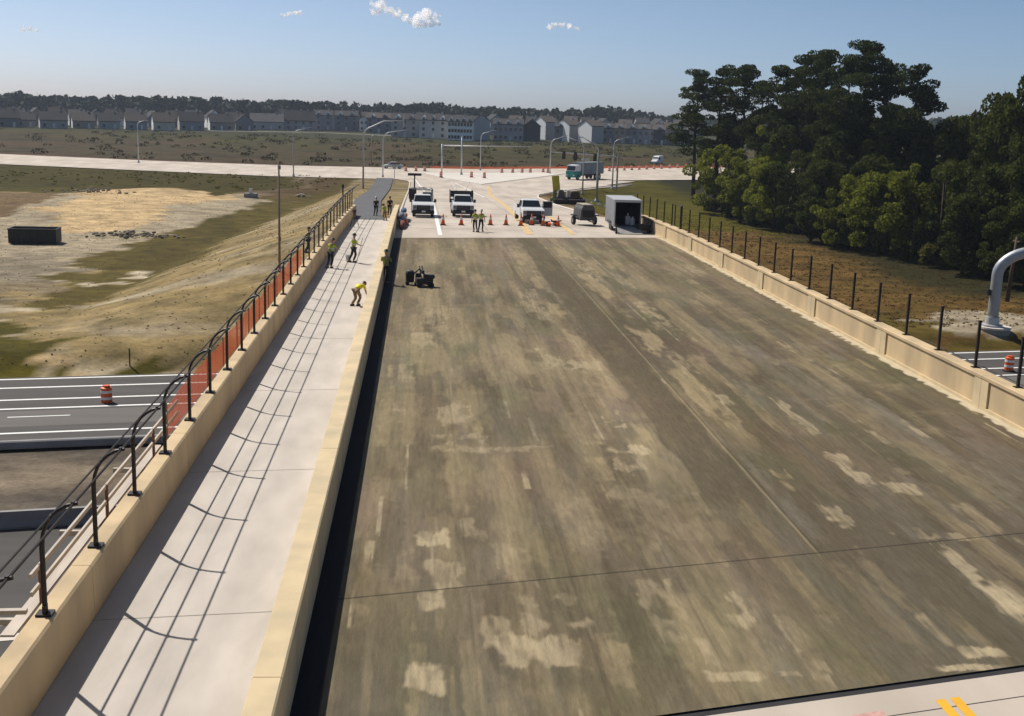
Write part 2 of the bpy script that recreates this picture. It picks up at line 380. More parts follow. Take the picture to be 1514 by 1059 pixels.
    # broad tan bands following the lanes
    for j, (x0, wd, y0, y1, k) in enumerate(((.4, .8, 34, 88, .3), (1.5, .7, 22, 60, .3), (2.3, .5, 17, 34, .25), (7.0, .8, 28, 90, .45), (9.75, .4, 32, 86, .5), (10.9, .4, 40, 80, .35), (3.6, .6, 40, 88, .3), (12.4, .6, 32, 84, .25), (5.3, .6, 16, 27, .4), (15.2, .4, 34, 84, .25))):
        e = sstep(1.1, .8, np.abs(x-x0+(s4-.5)*.7)/wd)*sstep(y0, y0+5, y)*sstep(y1, y1-4, y)*sstep(.4, .55, fbm(x, y*.3, 1.3, 71+j)); lay(e*k*(.5+s3), tan)
    m_ = (wht+tan)/2
    for j, (px, py, wx_, wy_, k) in enumerate(((928, 664, .52, .55, .95), (930, 684, .45, .9, .6), (925, 720, .5, 1.4, .3), (870, 545, .6, 1.6, .65), (905, 620, .32, 1.6, .7), (640, 797, .36, .7, .9), (645, 850, .52, .9, .6), (637, 888, .24, .5, .7), (815, 905, .62, .9, .5), (800, 962, .75, .7, .75), (735, 935, .32, .7, .5), (630, 1000, .36, .6, .85), (1090, 1002, .55, .22, .75), (1048, 965, .14, .6, .7), (1160, 996, .3, .12, .6), (1455, 965, .42, .25, .95), (1490, 987, 1.2, .14, .95),
                            (672, 612, .5, 1.4, .45), (745, 664, 1.5, .35, .5), (680, 655, .8, 1.0, .45), (625, 500, .5, 2, .5), (645, 470, .6, 3, .45), (815, 535, .5, 1.2, .5), (800, 520, .2, .8, .7), (790, 450, .5, 5, .4), (980, 900, .4, 1.8, .4), (1090, 895, .16, .9, .6), (1120, 930, .4, .9, .4), (1190, 960, .22, 1.2, .5), (1225, 1010, .12, .5, .6), (1245, 772, .28, 1.2, .6), (1170, 610, .2, 2.6, .6), (1255, 690, .3, 1.8, .7), (1335, 722, .4, .6, .7), (1440, 850, .2, 2.4, .75), (1495, 890, .42, 1.0, .8),
                            (1385, 792, .9, .3, .5), (1070, 590, .22, 1.4, .6), (965, 465, .4, 4.5, .55), (700, 780, .3, .9, .4), (548, 800, .1, 1.2, .7), (520, 900, .04, 1.2, .6), (1290, 640, .14, 2.0, .6), (1360, 640, .12, 1.8, .6), (780, 720, .07, 1.8, .7), (870, 400, .4, 6, .5), (1020, 395, .4, 4, .45), (920, 415, .3, 4, .4), (1010, 775, 1.0, 2.0, .22), (600, 550, .26, 1.6, .45), (590, 610, .2, 1.3, .5), (1040, 660, .14, 2.4, .4), (1380, 930, .12, .8, .5), (760, 830, .4, 1.2, .3), (860, 780, .5, 2.2, .25), (1010, 540, .3, 2.5, .4), (1450, 770, .3, 1.6, .35))):
        q = onz(px, py, 0); brush(q.x, q.y, wx_*1.1, wy_*1.4, k*.92, m_*1.05, 11+j*3, .75, .34)
    # the darker pour along the construction joint, the seams
    lay(sstep(.85, .7, np.abs(x-8.0+(vnoise(x*0, y, 2, 9)-.5)*.3))*sstep(25, 29, y)*.7, c1*.78)
    lay(sstep(.05, .02, np.abs(x-8.87))*sstep(24, 25, y)*.35, tan); lay(sstep(.04, .015, np.abs(x-8.95))*sstep(24, 25, y)*.5, drk)
    for xx_ in (1.05, 3.2, 5.4, 11.3, 13.6, 16.1): lay(sstep(.035, .01, np.abs(x-xx_-(vnoise(x*0, y, 6, 3)-.5)*.1))*.3*sstep(.35, .6, fbm(x*0+xx_, y, 4, 91)), drk)
    lay(sstep(.05, .02, np.abs(y-JS*x-22.3))*.8, drk*.5)
    # divider barrier's shadow painted into the deck colour as a near-black strip
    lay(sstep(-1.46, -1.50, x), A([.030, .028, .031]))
    lay(sstep(18.55, 18.7, x+(vnoise(x, y, .3, 3)-.5)*.35), A([.5, .43, .3]))
    return np.clip(c, .01, .9)
def deck_y(u, v): return None
xd = np.linspace(DX0, DX1, 620); yd = np.concatenate([np.arange(0, 14, .05), np.arange(14, 34, .1), np.arange(34, 73.2, .2)])
# sheared grid: y = J0 + JS*x + t
X, T = np.meshgrid(xd, yd[yd < 72.2]); co = np.stack([X, J0+JS*X+T, np.zeros_like(X)], -1)
ny, nx = X.shape
me = bpy.data.meshes.new('bridge_deck'); cf = co.reshape(-1, 3); cf[:, 2] = zr(cf[:, 1])
idx = np.arange(nx*ny).reshape(ny, nx); q = np.stack([idx[:-1, :-1], idx[:-1, 1:], idx[1:, 1:], idx[1:, :-1]], -1).reshape(-1, 4)
me.vertices.add(len(cf)); me.vertices.foreach_set('co', cf.ravel()); me.loops.add(len(q)*4); me.loops.foreach_set('vertex_index', q.ravel().astype(np.int32))
me.polygons.add(len(q)); me.polygons.foreach_set('loop_start', np.arange(0, len(q)*4, 4, dtype=np.int32)); me.update(); me.validate()
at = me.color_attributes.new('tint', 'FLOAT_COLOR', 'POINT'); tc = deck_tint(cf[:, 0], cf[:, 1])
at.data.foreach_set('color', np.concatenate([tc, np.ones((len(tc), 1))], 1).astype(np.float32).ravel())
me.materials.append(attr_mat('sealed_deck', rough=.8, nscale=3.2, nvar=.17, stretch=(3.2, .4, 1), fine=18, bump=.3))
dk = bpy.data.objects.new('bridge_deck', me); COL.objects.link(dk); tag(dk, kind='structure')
def strip_xy(name, x0f, x1f, ys_, zoff, m, kind='structure', sh=0.):
    b = MB(); L_ = []
    for y in ys_:
        a, c_ = x0f(y), x1f(y); L_.append((b.b.verts.new((a, y+sh*a, float(zr(y))+zoff)), b.b.verts.new((c_, y+sh*c_, float(zr(y))+zoff))))
    for i in range(len(L_)-1): b.b.faces.new((L_[i][0], L_[i][1], L_[i+1][1], L_[i+1][0]))
    o = b.build(name, m)
    if kind: tag(o, kind=kind)
    return o
# near approach slab, expansion joints
dk0 = strip_xy('road', lambda y: DX0, lambda y: DX1, np.linspace(-12, J0-.22, 12), .0, conc_p, sh=JS)
strip_xy('expansion_joint', lambda y: DX0, lambda y: DX1, [J0-.22, J0-.0], -.03, dark, sh=JS)
strip_xy('joint_line', lambda y: DX0, lambda y: DX1, [J0-1.02, J0-1.0], .004, dark, sh=JS)
yel = mat('yellow_paint', (.75, .40, .03), .7, .12, 2)
yfade = mat('faded_yellow_paint', (.62, .44, .2), .8, .15, 2)
pink = mat('pink_chalk', (.55, .33, .28), .9, .2, 6)
q = onz(1395, 1040, 0)
for k in (0, .28): strip_xy('yellow_marking', lambda y: q.x+k-.1, lambda y: q.x+k+.08, [q.y-4-.245*q.x, q.y+.12-.245*q.x], .008, yel, sh=JS)
q = onz(1280, 1054, 0); strip_xy('chalk_marking', lambda y: q.x-.25, lambda y: q.x+.3, [q.y-.5-.245*q.x, q.y-.02-.245*q.x], .008, pink, sh=JS)
# sidewalk
SW0, SW1 = -5.88, -2.4
YS = list(np.arange(-12, 80, 3.))+list(np.arange(80, 108.1, 2.))
strip_xy('sidewalk', lambda y: SW0, lambda y: SW1, YS, .0, conc_w)
b = MB()
for y in [21.2+9.1*k for k in range(-3, 10)]:
    z = float(zr(y+1))+.004; b.quad((SW0, y-.012+.12*(SW0+4), z), (SW1, y-.012+.12*(SW1+4), z), (SW1, y+.012+.12*(SW1+4), z), (SW0, y+.012+.12*(SW0+4), z))
tag(b.build('joint_line', mat('joint_grey', (.25, .23, .2), .9)), kind='structure')
# parapets: profile swept along Y following the road profile
def sweep(prof, ys_, name, m, parent, off=0):
    b = MB(); rr = [[b.b.verts.new((x, y, z+float(zr(y))+off)) for x, z in prof] for y in ys_]; n = len(prof)
    for i in range(len(rr)-1):
        for k in range(n): b.b.faces.new((rr[i][k], rr[i][(k+1) % n], rr[i+1][(k+1) % n], rr[i+1][k]))
    b.b.faces.new(rr[0]); b.b.faces.new(rr[-1][::-1]); return b.build(name, m, parent)
def yseg(a, c): return [a]+[y for y in range(int(a)+1, int(c)) if y > 78 or y == int(a)+1]+[c]
pl = empty('bridge_parapet', (0, 0, 0), 0, 'long cream concrete parapet between the sidewalk and the open left side of the bridge', 'parapet')
ysL = [-12, 14.8]+[14.8]; 
segs = [(-12, 12.05)]+[(12.07+9.1*k, 12.05+9.1*(k+1)) for k in range(11)]
for a, c in segs: sweep([(-5.88, -.3), (-5.91, .96), (-5.95, 1.0), (-6.27, 1.0), (-6.31, .96), (-6.31, -.9), (-5.88, -.9)], yseg(a, min(c, 111)), 'parapet_panel', cream, pl)
pm = empty('divider_barrier', (0, 0, 0), 0, 'cream concrete barrier standing between the white sidewalk and the dark deck', 'barrier')
for a, c in [(-12, 16.6)]+[(16.62+12.2*k, 16.6+12.2*(k+1)) for k in range(8)]:
    sweep([(-2.4, -.2), (-2.4, 1.0), (-2.37, 1.05), (-1.97, 1.05), (-1.94, 1.02), (-1.93, -.2)], yseg(a, min(c, 112)), 'barrier_panel', cream2, pm)
pr = empty('bridge_wall', (0, 0, 0), 0, 'cream panelled concrete wall along the right edge of the bridge', 'wall')
pan = [-12, 1.9, 10.9, 19.9, 28.95, 38.0, 47.0, 56.0, 65.0, 74.0, 83.0, 92.0, 101.0, 110]
for i in range(len(pan)-1):
    a, c = pan[i]+.01, pan[i+1]-.01
    o = sweep([(18.99, -.9), (18.99, 1.0), (18.93, 1.03), (18.93, 1.13), (18.96, 1.15), (19.42, 1.15), (19.45, 1.12), (19.45, -.9)], yseg(a, c), 'wall_panel', cream, pr)
    b = MB()
    def fr(y0, y1, z0, z1):
        zz0, zz1 = float(zr(y0)), float(zr(y1)); x0, x1 = 18.93, 18.987
        vs = [b.b.verts.new(p) for p in ((x0, y0, z0+zz0), (x0, y1, z0+zz1), (x0, y1, z1+zz1), (x0, y0, z1+zz0), (x1, y0, z0+zz0), (x1, y1, z0+zz1), (x1, y1, z1+zz1), (x1, y0, z1+zz0))]
        for f in ((0, 1, 2, 3), (7, 6, 5, 4), (0, 4, 5, 1), (3, 2, 6, 7), (0, 3, 7, 4), (1, 5, 6, 2)): b.b.faces.new([vs[j] for j in f])
    fr(a, a+.5, .12, 1.0); fr(c-.5, c, .12, 1.0); fr(a, c, -.02, .115)
    b.build('panel_border', cream2, pr)
# slab, girders and piers under the deck
under = mat('girder_steel', (.12, .11, .1), .7, .1)
sup = empty('bridge_structure', (0, 0, 0), 0, 'slab, girders, pier and abutments carrying the bridge over the highway', 'bridge')
b = MB(); b.b2(-6.6, 19.7, -12, 88, -.32, -.05); b.build('deck_slab', conc_g, sup)
for k in range(9):
    x = -5.4+k*2.95
    b = MB(); b.b2(x-.25, x+.25, 15+SK*x, 86+SK*x, -.4, -.325); b.b2(x-.02, x+.02, 15+SK*x, 86+SK*x, -1.7, -.4); b.b2(x-.3, x+.3, 15+SK*x, 86+SK*x, -1.78, -1.7); b.build('girder', under, sup)
def skewwall(v0, v1, x0, x1, z0, z1, name):
    b = MB(); b.prism([(x0, v0+SK*x0), (x1, v0+SK*x1), (x1, v1+SK*x1), (x0, v1+SK*x0)], 'z', z0, z1); return b.build(name, conc_g, sup)
skewwall(85.0, 86, -6.8, 19.8, -7.2, -.35, 'abutment'); skewwall(14, 15, -6.8, 19.8, -7.2, -.35, 'abutment'); skewwall(53, 54.2, -6.5, 19.5, -2.6, -1.8, 'pier_cap')
for x in (-4, 1, 6.5, 12, 17): 
    b = MB(); b.cyl((x, 53.6+SK*x, -7.1), (x, 53.6+SK*x, -2.6), .5, 20); b.build('pier_column', conc_g, sup, smooth=True)

# ------------------------------------------------------------------ curved railing on the left parapet
blk = mat('black_steel', (.032, .026, .024), .5, .2, 5, metal=.3)
rl = empty('curved_railing', (0, 0, 0), 0, 'black steel railing with curved-in posts on the left parapet', 'railing')
PX = -6.09; RY = [22.14+3.15*k for k in range(-9, 29)]
prof = [(0, 0), (0, 1.2), (.03, 1.42), (.09, 1.58), (.17, 1.7), (.29, 1.81), (.43, 1.89), (.6, 1.93)]
pmsh = None
for y in RY:
    if y > 110: break
    if pmsh is None:
        b = MB(); b.tube([(dx, 0, z) for dx, z in prof], [.045]*2+[.034]*6, 8); b.box((0, 0, .02), (.26, .24, .04)); b.box((.0, 0, .1), (.05, .16, .14))
        for dx, z in ((-.01, 1.25), (.17, 1.70), (.53, 1.93)): b.box((dx+.0, 0, z+.01), (.05, .1, .05))
        o = b.build('post', blk, rl, loc=(PX, y, 1.0+float(zr(y)))); pmsh = o
    else:
        o = pmsh.copy(); COL.objects.link(o); o.parent = rl; o.location = (PX, y, 1.0+float(zr(y)))
for dx, z in ((-.03, 1.25), (.16, 1.71), (.54, 1.93)):
    b = MB(); b.tube([(PX+dx, y, 1.0+z+float(zr(y))) for y in [-6]+[t for t in range(0, 80, 20)]+list(range(80, 111, 3))], .021, 6); b.build('rail', blk, rl)
# posts on the right wall
fr_ = empty('fence_post_row', (0, 0, 0), 0, 'row of bare black fence posts along the top of the right wall', 'fence')
pm2 = None
for k in range(-9, 25):
    y = 33.18+3.045*k
    if y > 108: break
    z = 1.15+float(zr(y))
    if pm2 is None:
        b = MB(); b.box((0, 0, .81), (.085, .085, 1.62)); b.box((0, 0, .015), (.24, .22, .03)); b.box((0, 0, 1.64), (.1, .1, .03)); pm2 = b.build('post', blk, fr_, loc=(19.28, y, z))
    else:
        o = pm2.copy(); COL.objects.link(o); o.parent = fr_; o.location = (19.28, y, z)
b = MB(); b.tube([(19.5, y, 1.2) for y in (-6, 44)], .02, 6); b.build('bottom_wire', blk, fr_)
# gate-like frame near the end of the wall
gx = 19.5; gt = empty('black_fence_frame', (gx, 88.6, 1.0+float(zr(88.6))), 0, 'black square fence frame among the posts near the far end of the right wall', 'fence frame')
b = MB(); b.tube([(0, 0, 0), (0, 0, 1.85)], .045, 6); b.build('upright', blk, gt); b = MB(); b.tube([(0, 2.4, 0), (0, 2.4, 1.75)], .045, 6); b.build('upright', blk, gt); b = MB(); b.tube([(0, -.0, 1.8), (0, 2.4, 1.72)], .04, 6); b.build('top_rail', blk, gt)
# orange mesh along the outside of the parapets
orm = mat('orange_mesh', (.60, .15, .07), .8, .15, 4)
_n = orm.node_tree; _tp = _n.nodes.new('ShaderNodeBsdfTransparent'); _mx = _n.nodes.new('ShaderNodeMixShader'); _mx.inputs[0].default_value = .48   # open mesh
_tl = _n.nodes.new('ShaderNodeBsdfTranslucent'); _tl.inputs[0].default_value = (.75, .2, .09, 1); _m3 = _n.nodes.new('ShaderNodeMixShader'); _m3.inputs[0].default_value = .5; _n.links.new(_n.nodes['Principled BSDF'].outputs[0], _m3.inputs[1]); _n.links.new(_tl.outputs[0], _m3.inputs[2])
_n.links.new(_tp.outputs[0], _mx.inputs[1]); _n.links.new(_m3.outputs[0], _mx.inputs[2]); _n.links.new(_mx.outputs[0], _n.nodes['Material Output'].inputs[0])
def mesh_fence(name, pts, h, lab, cat='safety fence', cell=.0, sag=.06):
    t = empty(name, pts[0], 0, lab, cat); p0 = Vector(pts[0]); b = MB(); n = 0
    P3 = [Vector(p)-p0 for p in pts]
    dense = []
    for i in range(len(P3)-1):
        L_ = (P3[i+1]-P3[i]).length; m_ = max(2, int(L_/.8))
        for j in range(m_): dense.append(P3[i].lerp(P3[i+1], j/m_))
    dense.append(P3[-1])
    top = [d+Vector((random.uniform(-.03, .03), 0, h+random.uniform(-sag, sag))) for d in dense]
    for i in range(len(dense)-1):
        a0, a1, t0, t1 = dense[i], dense[i+1], top[i], top[i+1]
        b.quad(a0, a1, t1, t0)
    o = b.build('mesh_panel', orm, t); md = o.modifiers.new('thick', 'SOLIDIFY'); md.thickness = .012
    b = MB()
    b.b.free()
    for i in range(0, len(dense), 4): b = MB(); b.cyl(dense[i]-Vector((0, 0, .1)), dense[i]+Vector((0, 0, h+.08)), .03, 6); b.build('stake', mat('stake_wood', (.3, .22, .13), .9), t)
    return t
mesh_fence('orange_safety_fence', [(-7.0, y, .12) for y in (33, 50, 71)], .92, 'orange mesh hung along the outside of the left parapet')
mesh_fence('orange_safety_fence', [(20.2, y, .2) for y in (56, 64, 72)], .55, 'orange mesh showing low outside the right wall beyond the middle posts')
wood = mat('weathered_timber', (.5, .44, .38), .8, .15, 3, stretch=(1, .2, 1)); 
ov = empty('scaffold_walkway', (-7.2, 21, 0), 0, 'temporary timber walkway with pale guard rails outside the left parapet', 'scaffold')
for z in (.80, .45):
    b = MB(); b.box((.2, 6.8, z), (.05, 13.4, .09)); b.build('guard_rail', wood, ov)
for k in (0, 2, 4):
    b = MB(); b.box((.22, .6+2.4*k, .35), (.06, .07, 1.0)); b.build('upright', mat('rusty_steel', (.2, .09, .06), .8, .2, 5), ov)
    b = MB(); b.box((-.1, .6+2.4*k, -.3), (1.5, .1, .12)); b.build('bracket', wood, ov)
b = MB(); b.box((-.15, 6, -.2), (.25, 12.5, .04)); b.build('plank', wood, ov); b = MB(); b.box((.17, 7, -.17), (.22, 11.5, .04)); b.build('plank', mat('reddish_board', (.28, .13, .11), .9, .2, 3), ov)
b = MB(); b.box((-.35, -.2, .25), (1.1, .12, .08), rz=.05); b.build('loose_beam', wood, ov)

# ------------------------------------------------------------------ pavements beyond the bridge
def road_l(y): return -1.93
def road_r(y): return float(np.interp(y, [87, 118, 126, 150, 175, 190, 205, 225, 240], [18.93, 18.93, 17.2, 16.6, 17, 18.5, 22, 34, 46]))
yr = [88.55-.0+0]; 
# slab from the skewed deck end onward
b = MB(); rows = []
for y in list(np.arange(0, 30, 2.))+list(np.arange(30, 146, 4.)):
    l = [];
    nn = 8
    sk = JS*max(0, 1-y/40.)
    for k in range(nn+1):
        u = k/nn; yy0 = 88.55+y
        xl, xr_ = -1.93, road_r(yy0+2)
        x = xl+(xr_-xl)*u; yy = yy0+sk*x; l.append(b.b.verts.new((x, yy, float(zr(yy)))))
    rows.append(l)
for i in range(len(rows)-1):
    for k in range(8): b.b.faces.new((rows[i][k], rows[i][k+1], rows[i+1][k+1], rows[i+1][k]))
tag(b.build('road', conc_p, smooth=True), kind='structure')
b = MB(); X = np.concatenate([np.linspace(-400, -100, 12), np.linspace(-97, 140, 60), np.linspace(150, 400, 10)])
prev = None
for x in X:
    cur = [b.b.verts.new((x, yy, -4.19)) for yy in (near_edge(x)-(0 if x < -5 or x > 60 else 0), far_edge(x))]
    if prev: b.b.faces.new((prev[0], cur[0], cur[1], prev[1]))
    prev = cur
tag(b.build('road', conc_p), kind='structure')
# flare joining approach and cross road
b = MB(); b.b.faces.new([b.b.verts.new(p) for p in [(-1.93, 219, -4.195), (25, 219, -4.195), (33, 226, -4.195), (44, 246, -4.195), (20, 250, -4.195), (-12, 240, -4.195), (-5, 232.5, -4.195), (-2.6, 228, -4.195)]]); tag(b.build('road', conc_p), kind='structure')
# splitter island, kerb
kerb = mat('kerb_concrete', (.62, .57, .51), .8, .06, .6)
isl = [onz(a, b_, -4.05) for a, b_ in ((622, 254.5), (652, 262), (712, 272), (760, 266), (835, 256.5), (790, 255), (700, 255.5))]
b = MB(); b.prism([(p.x, p.y) for p in isl], 'z', -4.3, -4.1); tag(b.build('traffic_island', kerb, bevel=.0), kind='structure')
# kerb along right edge of approach
b = MB(); pts = [(road_r(y)+.1, y, float(zr(y))+.05) for y in list(np.arange(122, 236, 4.))]
b.tube(pts, .13, 6); tag(b.build('kerb', kerb), kind='structure')
b = MB(); pts = [(-2.03, y, float(zr(y))+.05) for y in list(np.arange(112, 226, 4.))]
b.tube(pts, .12, 6); tag(b.build('kerb', kerb), kind='structure')
# concrete right verge, paint, path
def ground_line(name, pix, w, m, off=.012, n=10, kind='structure'):
    pts = []
    for i in range(len(pix)-1):
        for j in range(n):
            u = j/n; pts.append(P(pix[i][0]*(1-u)+pix[i+1][0]*u, pix[i][1]*(1-u)+pix[i+1][1]*u))
    pts.append(P(*pix[-1])); b = MB(); prev = None
    for i, p in enumerate(pts):
        a = pts[max(0, i-1)]; c_ = pts[min(len(pts)-1, i+1)]; d = (c_-a); d.z = 0; d.normalize(); nrm = Vector((-d.y, d.x, 0))*w/2
        cur = [b.b.verts.new((p.x+s*nrm.x, p.y+s*nrm.y, surf(p.x, p.y)+off)) for s in (1, -1)]
        if prev: b.b.faces.new((prev[0], prev[1], cur[1], cur[0]))
        prev = cur
    o = b.build(name, m); return tag(o, kind=kind)
ground_line('lane_marking', [(651, 348), (640, 300)], .32, paint)
ground_line('lane_marking', [(640, 300), (611, 262)], .2, paint)
ground_line('lane_marking', [(716, 292), (655, 262)], .2, paint)
ground_line('yellow_marking', [(783, 347), (770, 327), (748, 305), (724, 288), (722, 276)], .55, yfade)
ground_line('yellow_marking', [(848, 347), (826, 330), (800, 312), (770, 296)], .4, yfade)
ground_line('yellow_marking', [(735, 268), (775, 268)], .3, yfade)
ground_line('joint_line', [(600, 339), (900, 336)], .05, mat('joint_grey', (.25, .23, .2)), .008)
ground_line('joint_line', [(596, 330), (640, 329)], .05, mat('joint_grey', (.25, .23, .2)), .008)
b = MB()
for xx in (1.75, 5.4, 9.05, 12.7, 16.0):
    for y in range(96, 218, 6): b.quad((xx-.03, y, float(zr(y))+.006), (xx+.03, y, float(zr(y))+.006), (xx+.03, y+6, float(zr(y+6))+.006), (xx-.03, y+6, float(zr(y+6))+.006))
for y in range(97, 216, 6): z = float(zr(y))+.006; b.quad((-1.9, y-.04, z), (16.2, y-.04, z), (16.2, y+.04, z), (-1.9, y+.04, z))
tag(b.build('joint_line', mat('joint_grey', (.25, .23, .2))), kind='structure')
b = MB(); prev = None
for y in np.arange(105.5, 236, 3.):
    xl = np.interp(y, [105, 120, 150, 236], [-6.2, -6.8, -8.2, -8.6]); xr_ = np.interp(y, [105, 120, 150, 236], [-3.2, -4.0, -4.9, -5.4])
    cur = [b.b.verts.new((x, y, float(zr(y))+.012)) for x in (xl, xr_)]
    if prev: b.b.faces.new((prev[0], prev[1], cur[1], cur[0]))
    prev = cur
tag(b.build('path', mat('path_asphalt', (.10, .10, .105), .9, .2, .5, bump=.2)), kind='structure')
mesh_fence('orange_safety_fence', [(x, float(far_edge(x))+2.2, -4.4) for x in list(range(2, 140, 12))], .6, 'long low orange fence along the far side of the crossing road')

# ------------------------------------------------------------------ street lamps, signals, poles
galv = mat('galvanised_steel', (.5, .51, .52), .5, .08, 3, metal=.4)
dkpole = mat('dark_timber_pole', (.1, .07, .05), .9, .2, 3, stretch=(1, 1, .2))
def htop(px_base, ptop):
    d = ray(*ptop); r = math.hypot(px_base.x, px_base.y); dd = math.hypot(d.x, d.y); return CH+d.z*r/dd
def lamp(pb, pt, parm, lab, r=.11, head=True, base=None, grp='tall street lamps round the junction'):
    q = base or P(*pb); H = htop(q, pt)-q.z; D = math.hypot(q.x, q.y)
    e = ony(*parm, q.y); arm = e.x-q.x; ah = e.z-q.z
    t = empty('street_lamp', q, 0, lab, 'street lamp', grp)
    b = MB(); sgn = 1 if arm > 0 else -1; L_ = abs(arm); c = min(1.6, L_*.45)
    pts = [(0, 0, 0), (0, 0, H*.5), (0, 0, H-c)]
    for k in range(1, 7): a = k/6*math.pi/2; pts.append((sgn*c*(1-math.cos(a)), 0, H-c+c*math.sin(a)))
    pts.append((arm, 0, max(ah, H+.0)+.02)); b.tube(pts, [r*1.15, r, r*.8]+[r*.65]*6+[r*.5], 8); b.build('pole', galv, t, smooth=True)
    b = MB(); b.lathe([(r*2.2, 0), (r*2.2, .12), (r*1.3, .5)], 12); b.build('base', galv, t)
    if head: b = MB(); b.box((arm+sgn*.35, 0, max(ah, H)), (.95, .35, .14), taper=(.8, .7)); b.build('lamp_head', galv, t)
    return t
lamp((205, 241), (205, 180), (214, 178), 'street lamp standing alone beside the crossing road far to the left')
lamp((434, 261), (434, 192), (455, 189), 'street lamp left of the bridge with its arm over a dark verge')
lamp((566, 262), (566, 195), (602, 192), 'street lamp at the end of the grey path with its arm pointing right')
lamp((710, 252), (710, 196), (728, 193), 'street lamp behind the traffic island')
lamp((813, 257), (813, 205), (835, 201), 'slim street lamp left of the signal mast arm')
lamp((905, 280), (905, 206), (928, 203), 'street lamp right of the signals with its arm to the right', r=.13)
lamp((861, 287), (861, 208), (838, 203), 'street lamp standing on the grass in front of the teal lorry, arm to the left', r=.12)
lamp((882, 298), (883, 212), (862, 203), 'stout street lamp behind the open box trailer, arm to the left', r=.19)
lamp((549, 244), (549, 200), (556, 199), 'faint short lamp post beyond the crossing road', r=.09)
# mast with upright antenna at its end
q = P(537, 279); q.z = surf(q.x, q.y); H = htop(q, (540, 190))-q.z; e = ony(597, 178, q.y)
t = empty('mast_arm_pole', q, 0, 'tall curved pole with long arm ending in an upright tube beside the grey path', 'signal pole')
b = MB(); arm = e.x-q.x; hh = e.z-q.z; b.tube([(0, 0, 0), (0, 0, H*.7), (.05, 0, H-.9), (.35, 0, H-.3), (.9, 0, H+.1), (arm*.5, 0, hh-.25), (arm, 0, hh)], [.16, .14, .12, .11, .1, .09, .07], 10); b.build('pole', galv, t, smooth=True)
b = MB(); b.cyl((arm, 0, hh-1.2), (arm, 0, hh+.8), .08, 8); b.build('antenna', galv, t)
# mast arm beyond the island
q = P(653, 257); ztop = htop(q, (653, 213))-q.z; e = ony(784, 217, q.y)
t = empty('mast_arm_pole', q, 0, 'signal pole with bare horizontal arm stretching right above the traffic island', 'signal pole')
b = MB(); b.cyl((0, 0, 0), (0, 0, ztop), .17, 10); b.build('pole', galv, t, smooth=True); b = MB(); b.tube([(0, 0, ztop-.35), (e.x-q.x, 0, e.z-q.z)], [.13, .07], 8); b.build('arm', galv, t, smooth=True)
q = P(682, 259); t = empty('camera_pole', q, 0, 'straight slim pole without an arm between the island and the scrub', 'pole')
zt = htop(q, (682, 203))-q.z; b = MB(); b.cyl((0, 0, 0), (0, 0, zt), .15, 8); b.build('pole', galv, t, smooth=True); b = MB(); b.lathe([(.3, 0), (.3, .3), (.2, .5)], 10); b.build('base', galv, t)
b = MB(); b.box((0, 0, zt+.1), (.25, .25, .3)); b.build('camera_head', galv, t)
# signal arm with two heads
q = P(907, 281); hz = ony(907, 232, q.y).z-q.z; e = ony(816, 225, q.y)
t = empty('traffic_signal', (q.x+.6, q.y+.2, q.z), 0, 'traffic signal with two black heads on a long arm pointing left', 'traffic signal')
b = MB(); b.cyl((0, 0, 0), (0, 0, hz+.4), .17, 10); b.build('pole', galv, t); b = MB(); b.tube([(0, 0, hz), (e.x-q.x-.6, 0, e.z-q.z)], [.12, .07], 8); b.build('arm', galv, t)
sgb = mat('signal_black', (.02, .02, .02), .5)
for px_ in (834, 851, 880):
    s = ony(px_, 227+(px_-834)*.07, q.y); b = MB(); b.box((0, 0, -.3), (.36, .3, 1.15)); b.box((0, .12, -.3), (.62, .04, 1.4))
    sh = b.build('signal_head', sgb, t, loc=(s.x-q.x-.6, -.1, s.z-q.z-.05))
    for k, cl in enumerate(((.25, .02, .01), (.25, .16, .01), (.01, .16, .06))):
        b = MB(); b.cyl((0, -.15, .06-.36*k), (0, -.24, .06-.36*k), .12, 12); b.build('lens', mat('lens_%s' % ('red', 'amber', 'green')[k], cl, .3), sh)
s = ony(866, 236, q.y); b = MB(); b.box((0, 0, 0), (1.6, .05, .45)); b.build('sign_plate', mat('sign_white', (.7, .72, .7), .6), t, loc=(s.x-q.x-.6, -.2, s.z-q.z))
# small posts
for px_, py_, top, lab in ((413, 262, 245, 'short dark post left of the first curved lamp'), (583, 272, 244, 'thin post with small sign above the end of the grey path'), (530, 0, 0, '')):
    if not py_: continue
    q = P(px_, py_); zt = htop(q, (px_, top))-q.z; t = empty('sign_post', q, 0, lab, 'sign post'); b = MB(); b.cyl((0, 0, 0), (0, 0, zt), .06, 6); b.build('post', galv, t); b = MB(); b.box((0, -.08, zt-.35), (.6, .03, .7)); b.build('sign_plate', galv, t)
q = onz(414, 398, -4.6); q = P(413.5, 402); t = empty('utility_pole', q, 0, 'thin rusty brown pole rising from the straw slope behind the railing', 'pole')
zt = htop(q, (412, 238))-q.z; b = MB(); b.tube([(0, 0, -.5), (0, 0, zt)], [.1, .06], 8); b.build('pole', mat('rusty_pole', (.3, .21, .17), .9, .15, 3), t, smooth=True); b = MB(); b.box((.05, -.1, zt*.3), (.16, .12, .3)); b.build('junction_box', mat('rusty_pole', (.3, .2, .2)), t)
q = P(508, 312); t = empty('sign_post', (-7.0, 109, float(zr(109))-.2), 0, 'dark upright post at the far end of the left parapet', 'post'); b = MB(); b.cyl((0, 0, 0), (0, 0, 3.1), .07, 6); b.build('post', blk, t); b = MB(); b.box((0, 0, 2.9), (.2, .08, .2)); b.build('bracket', blk, t)
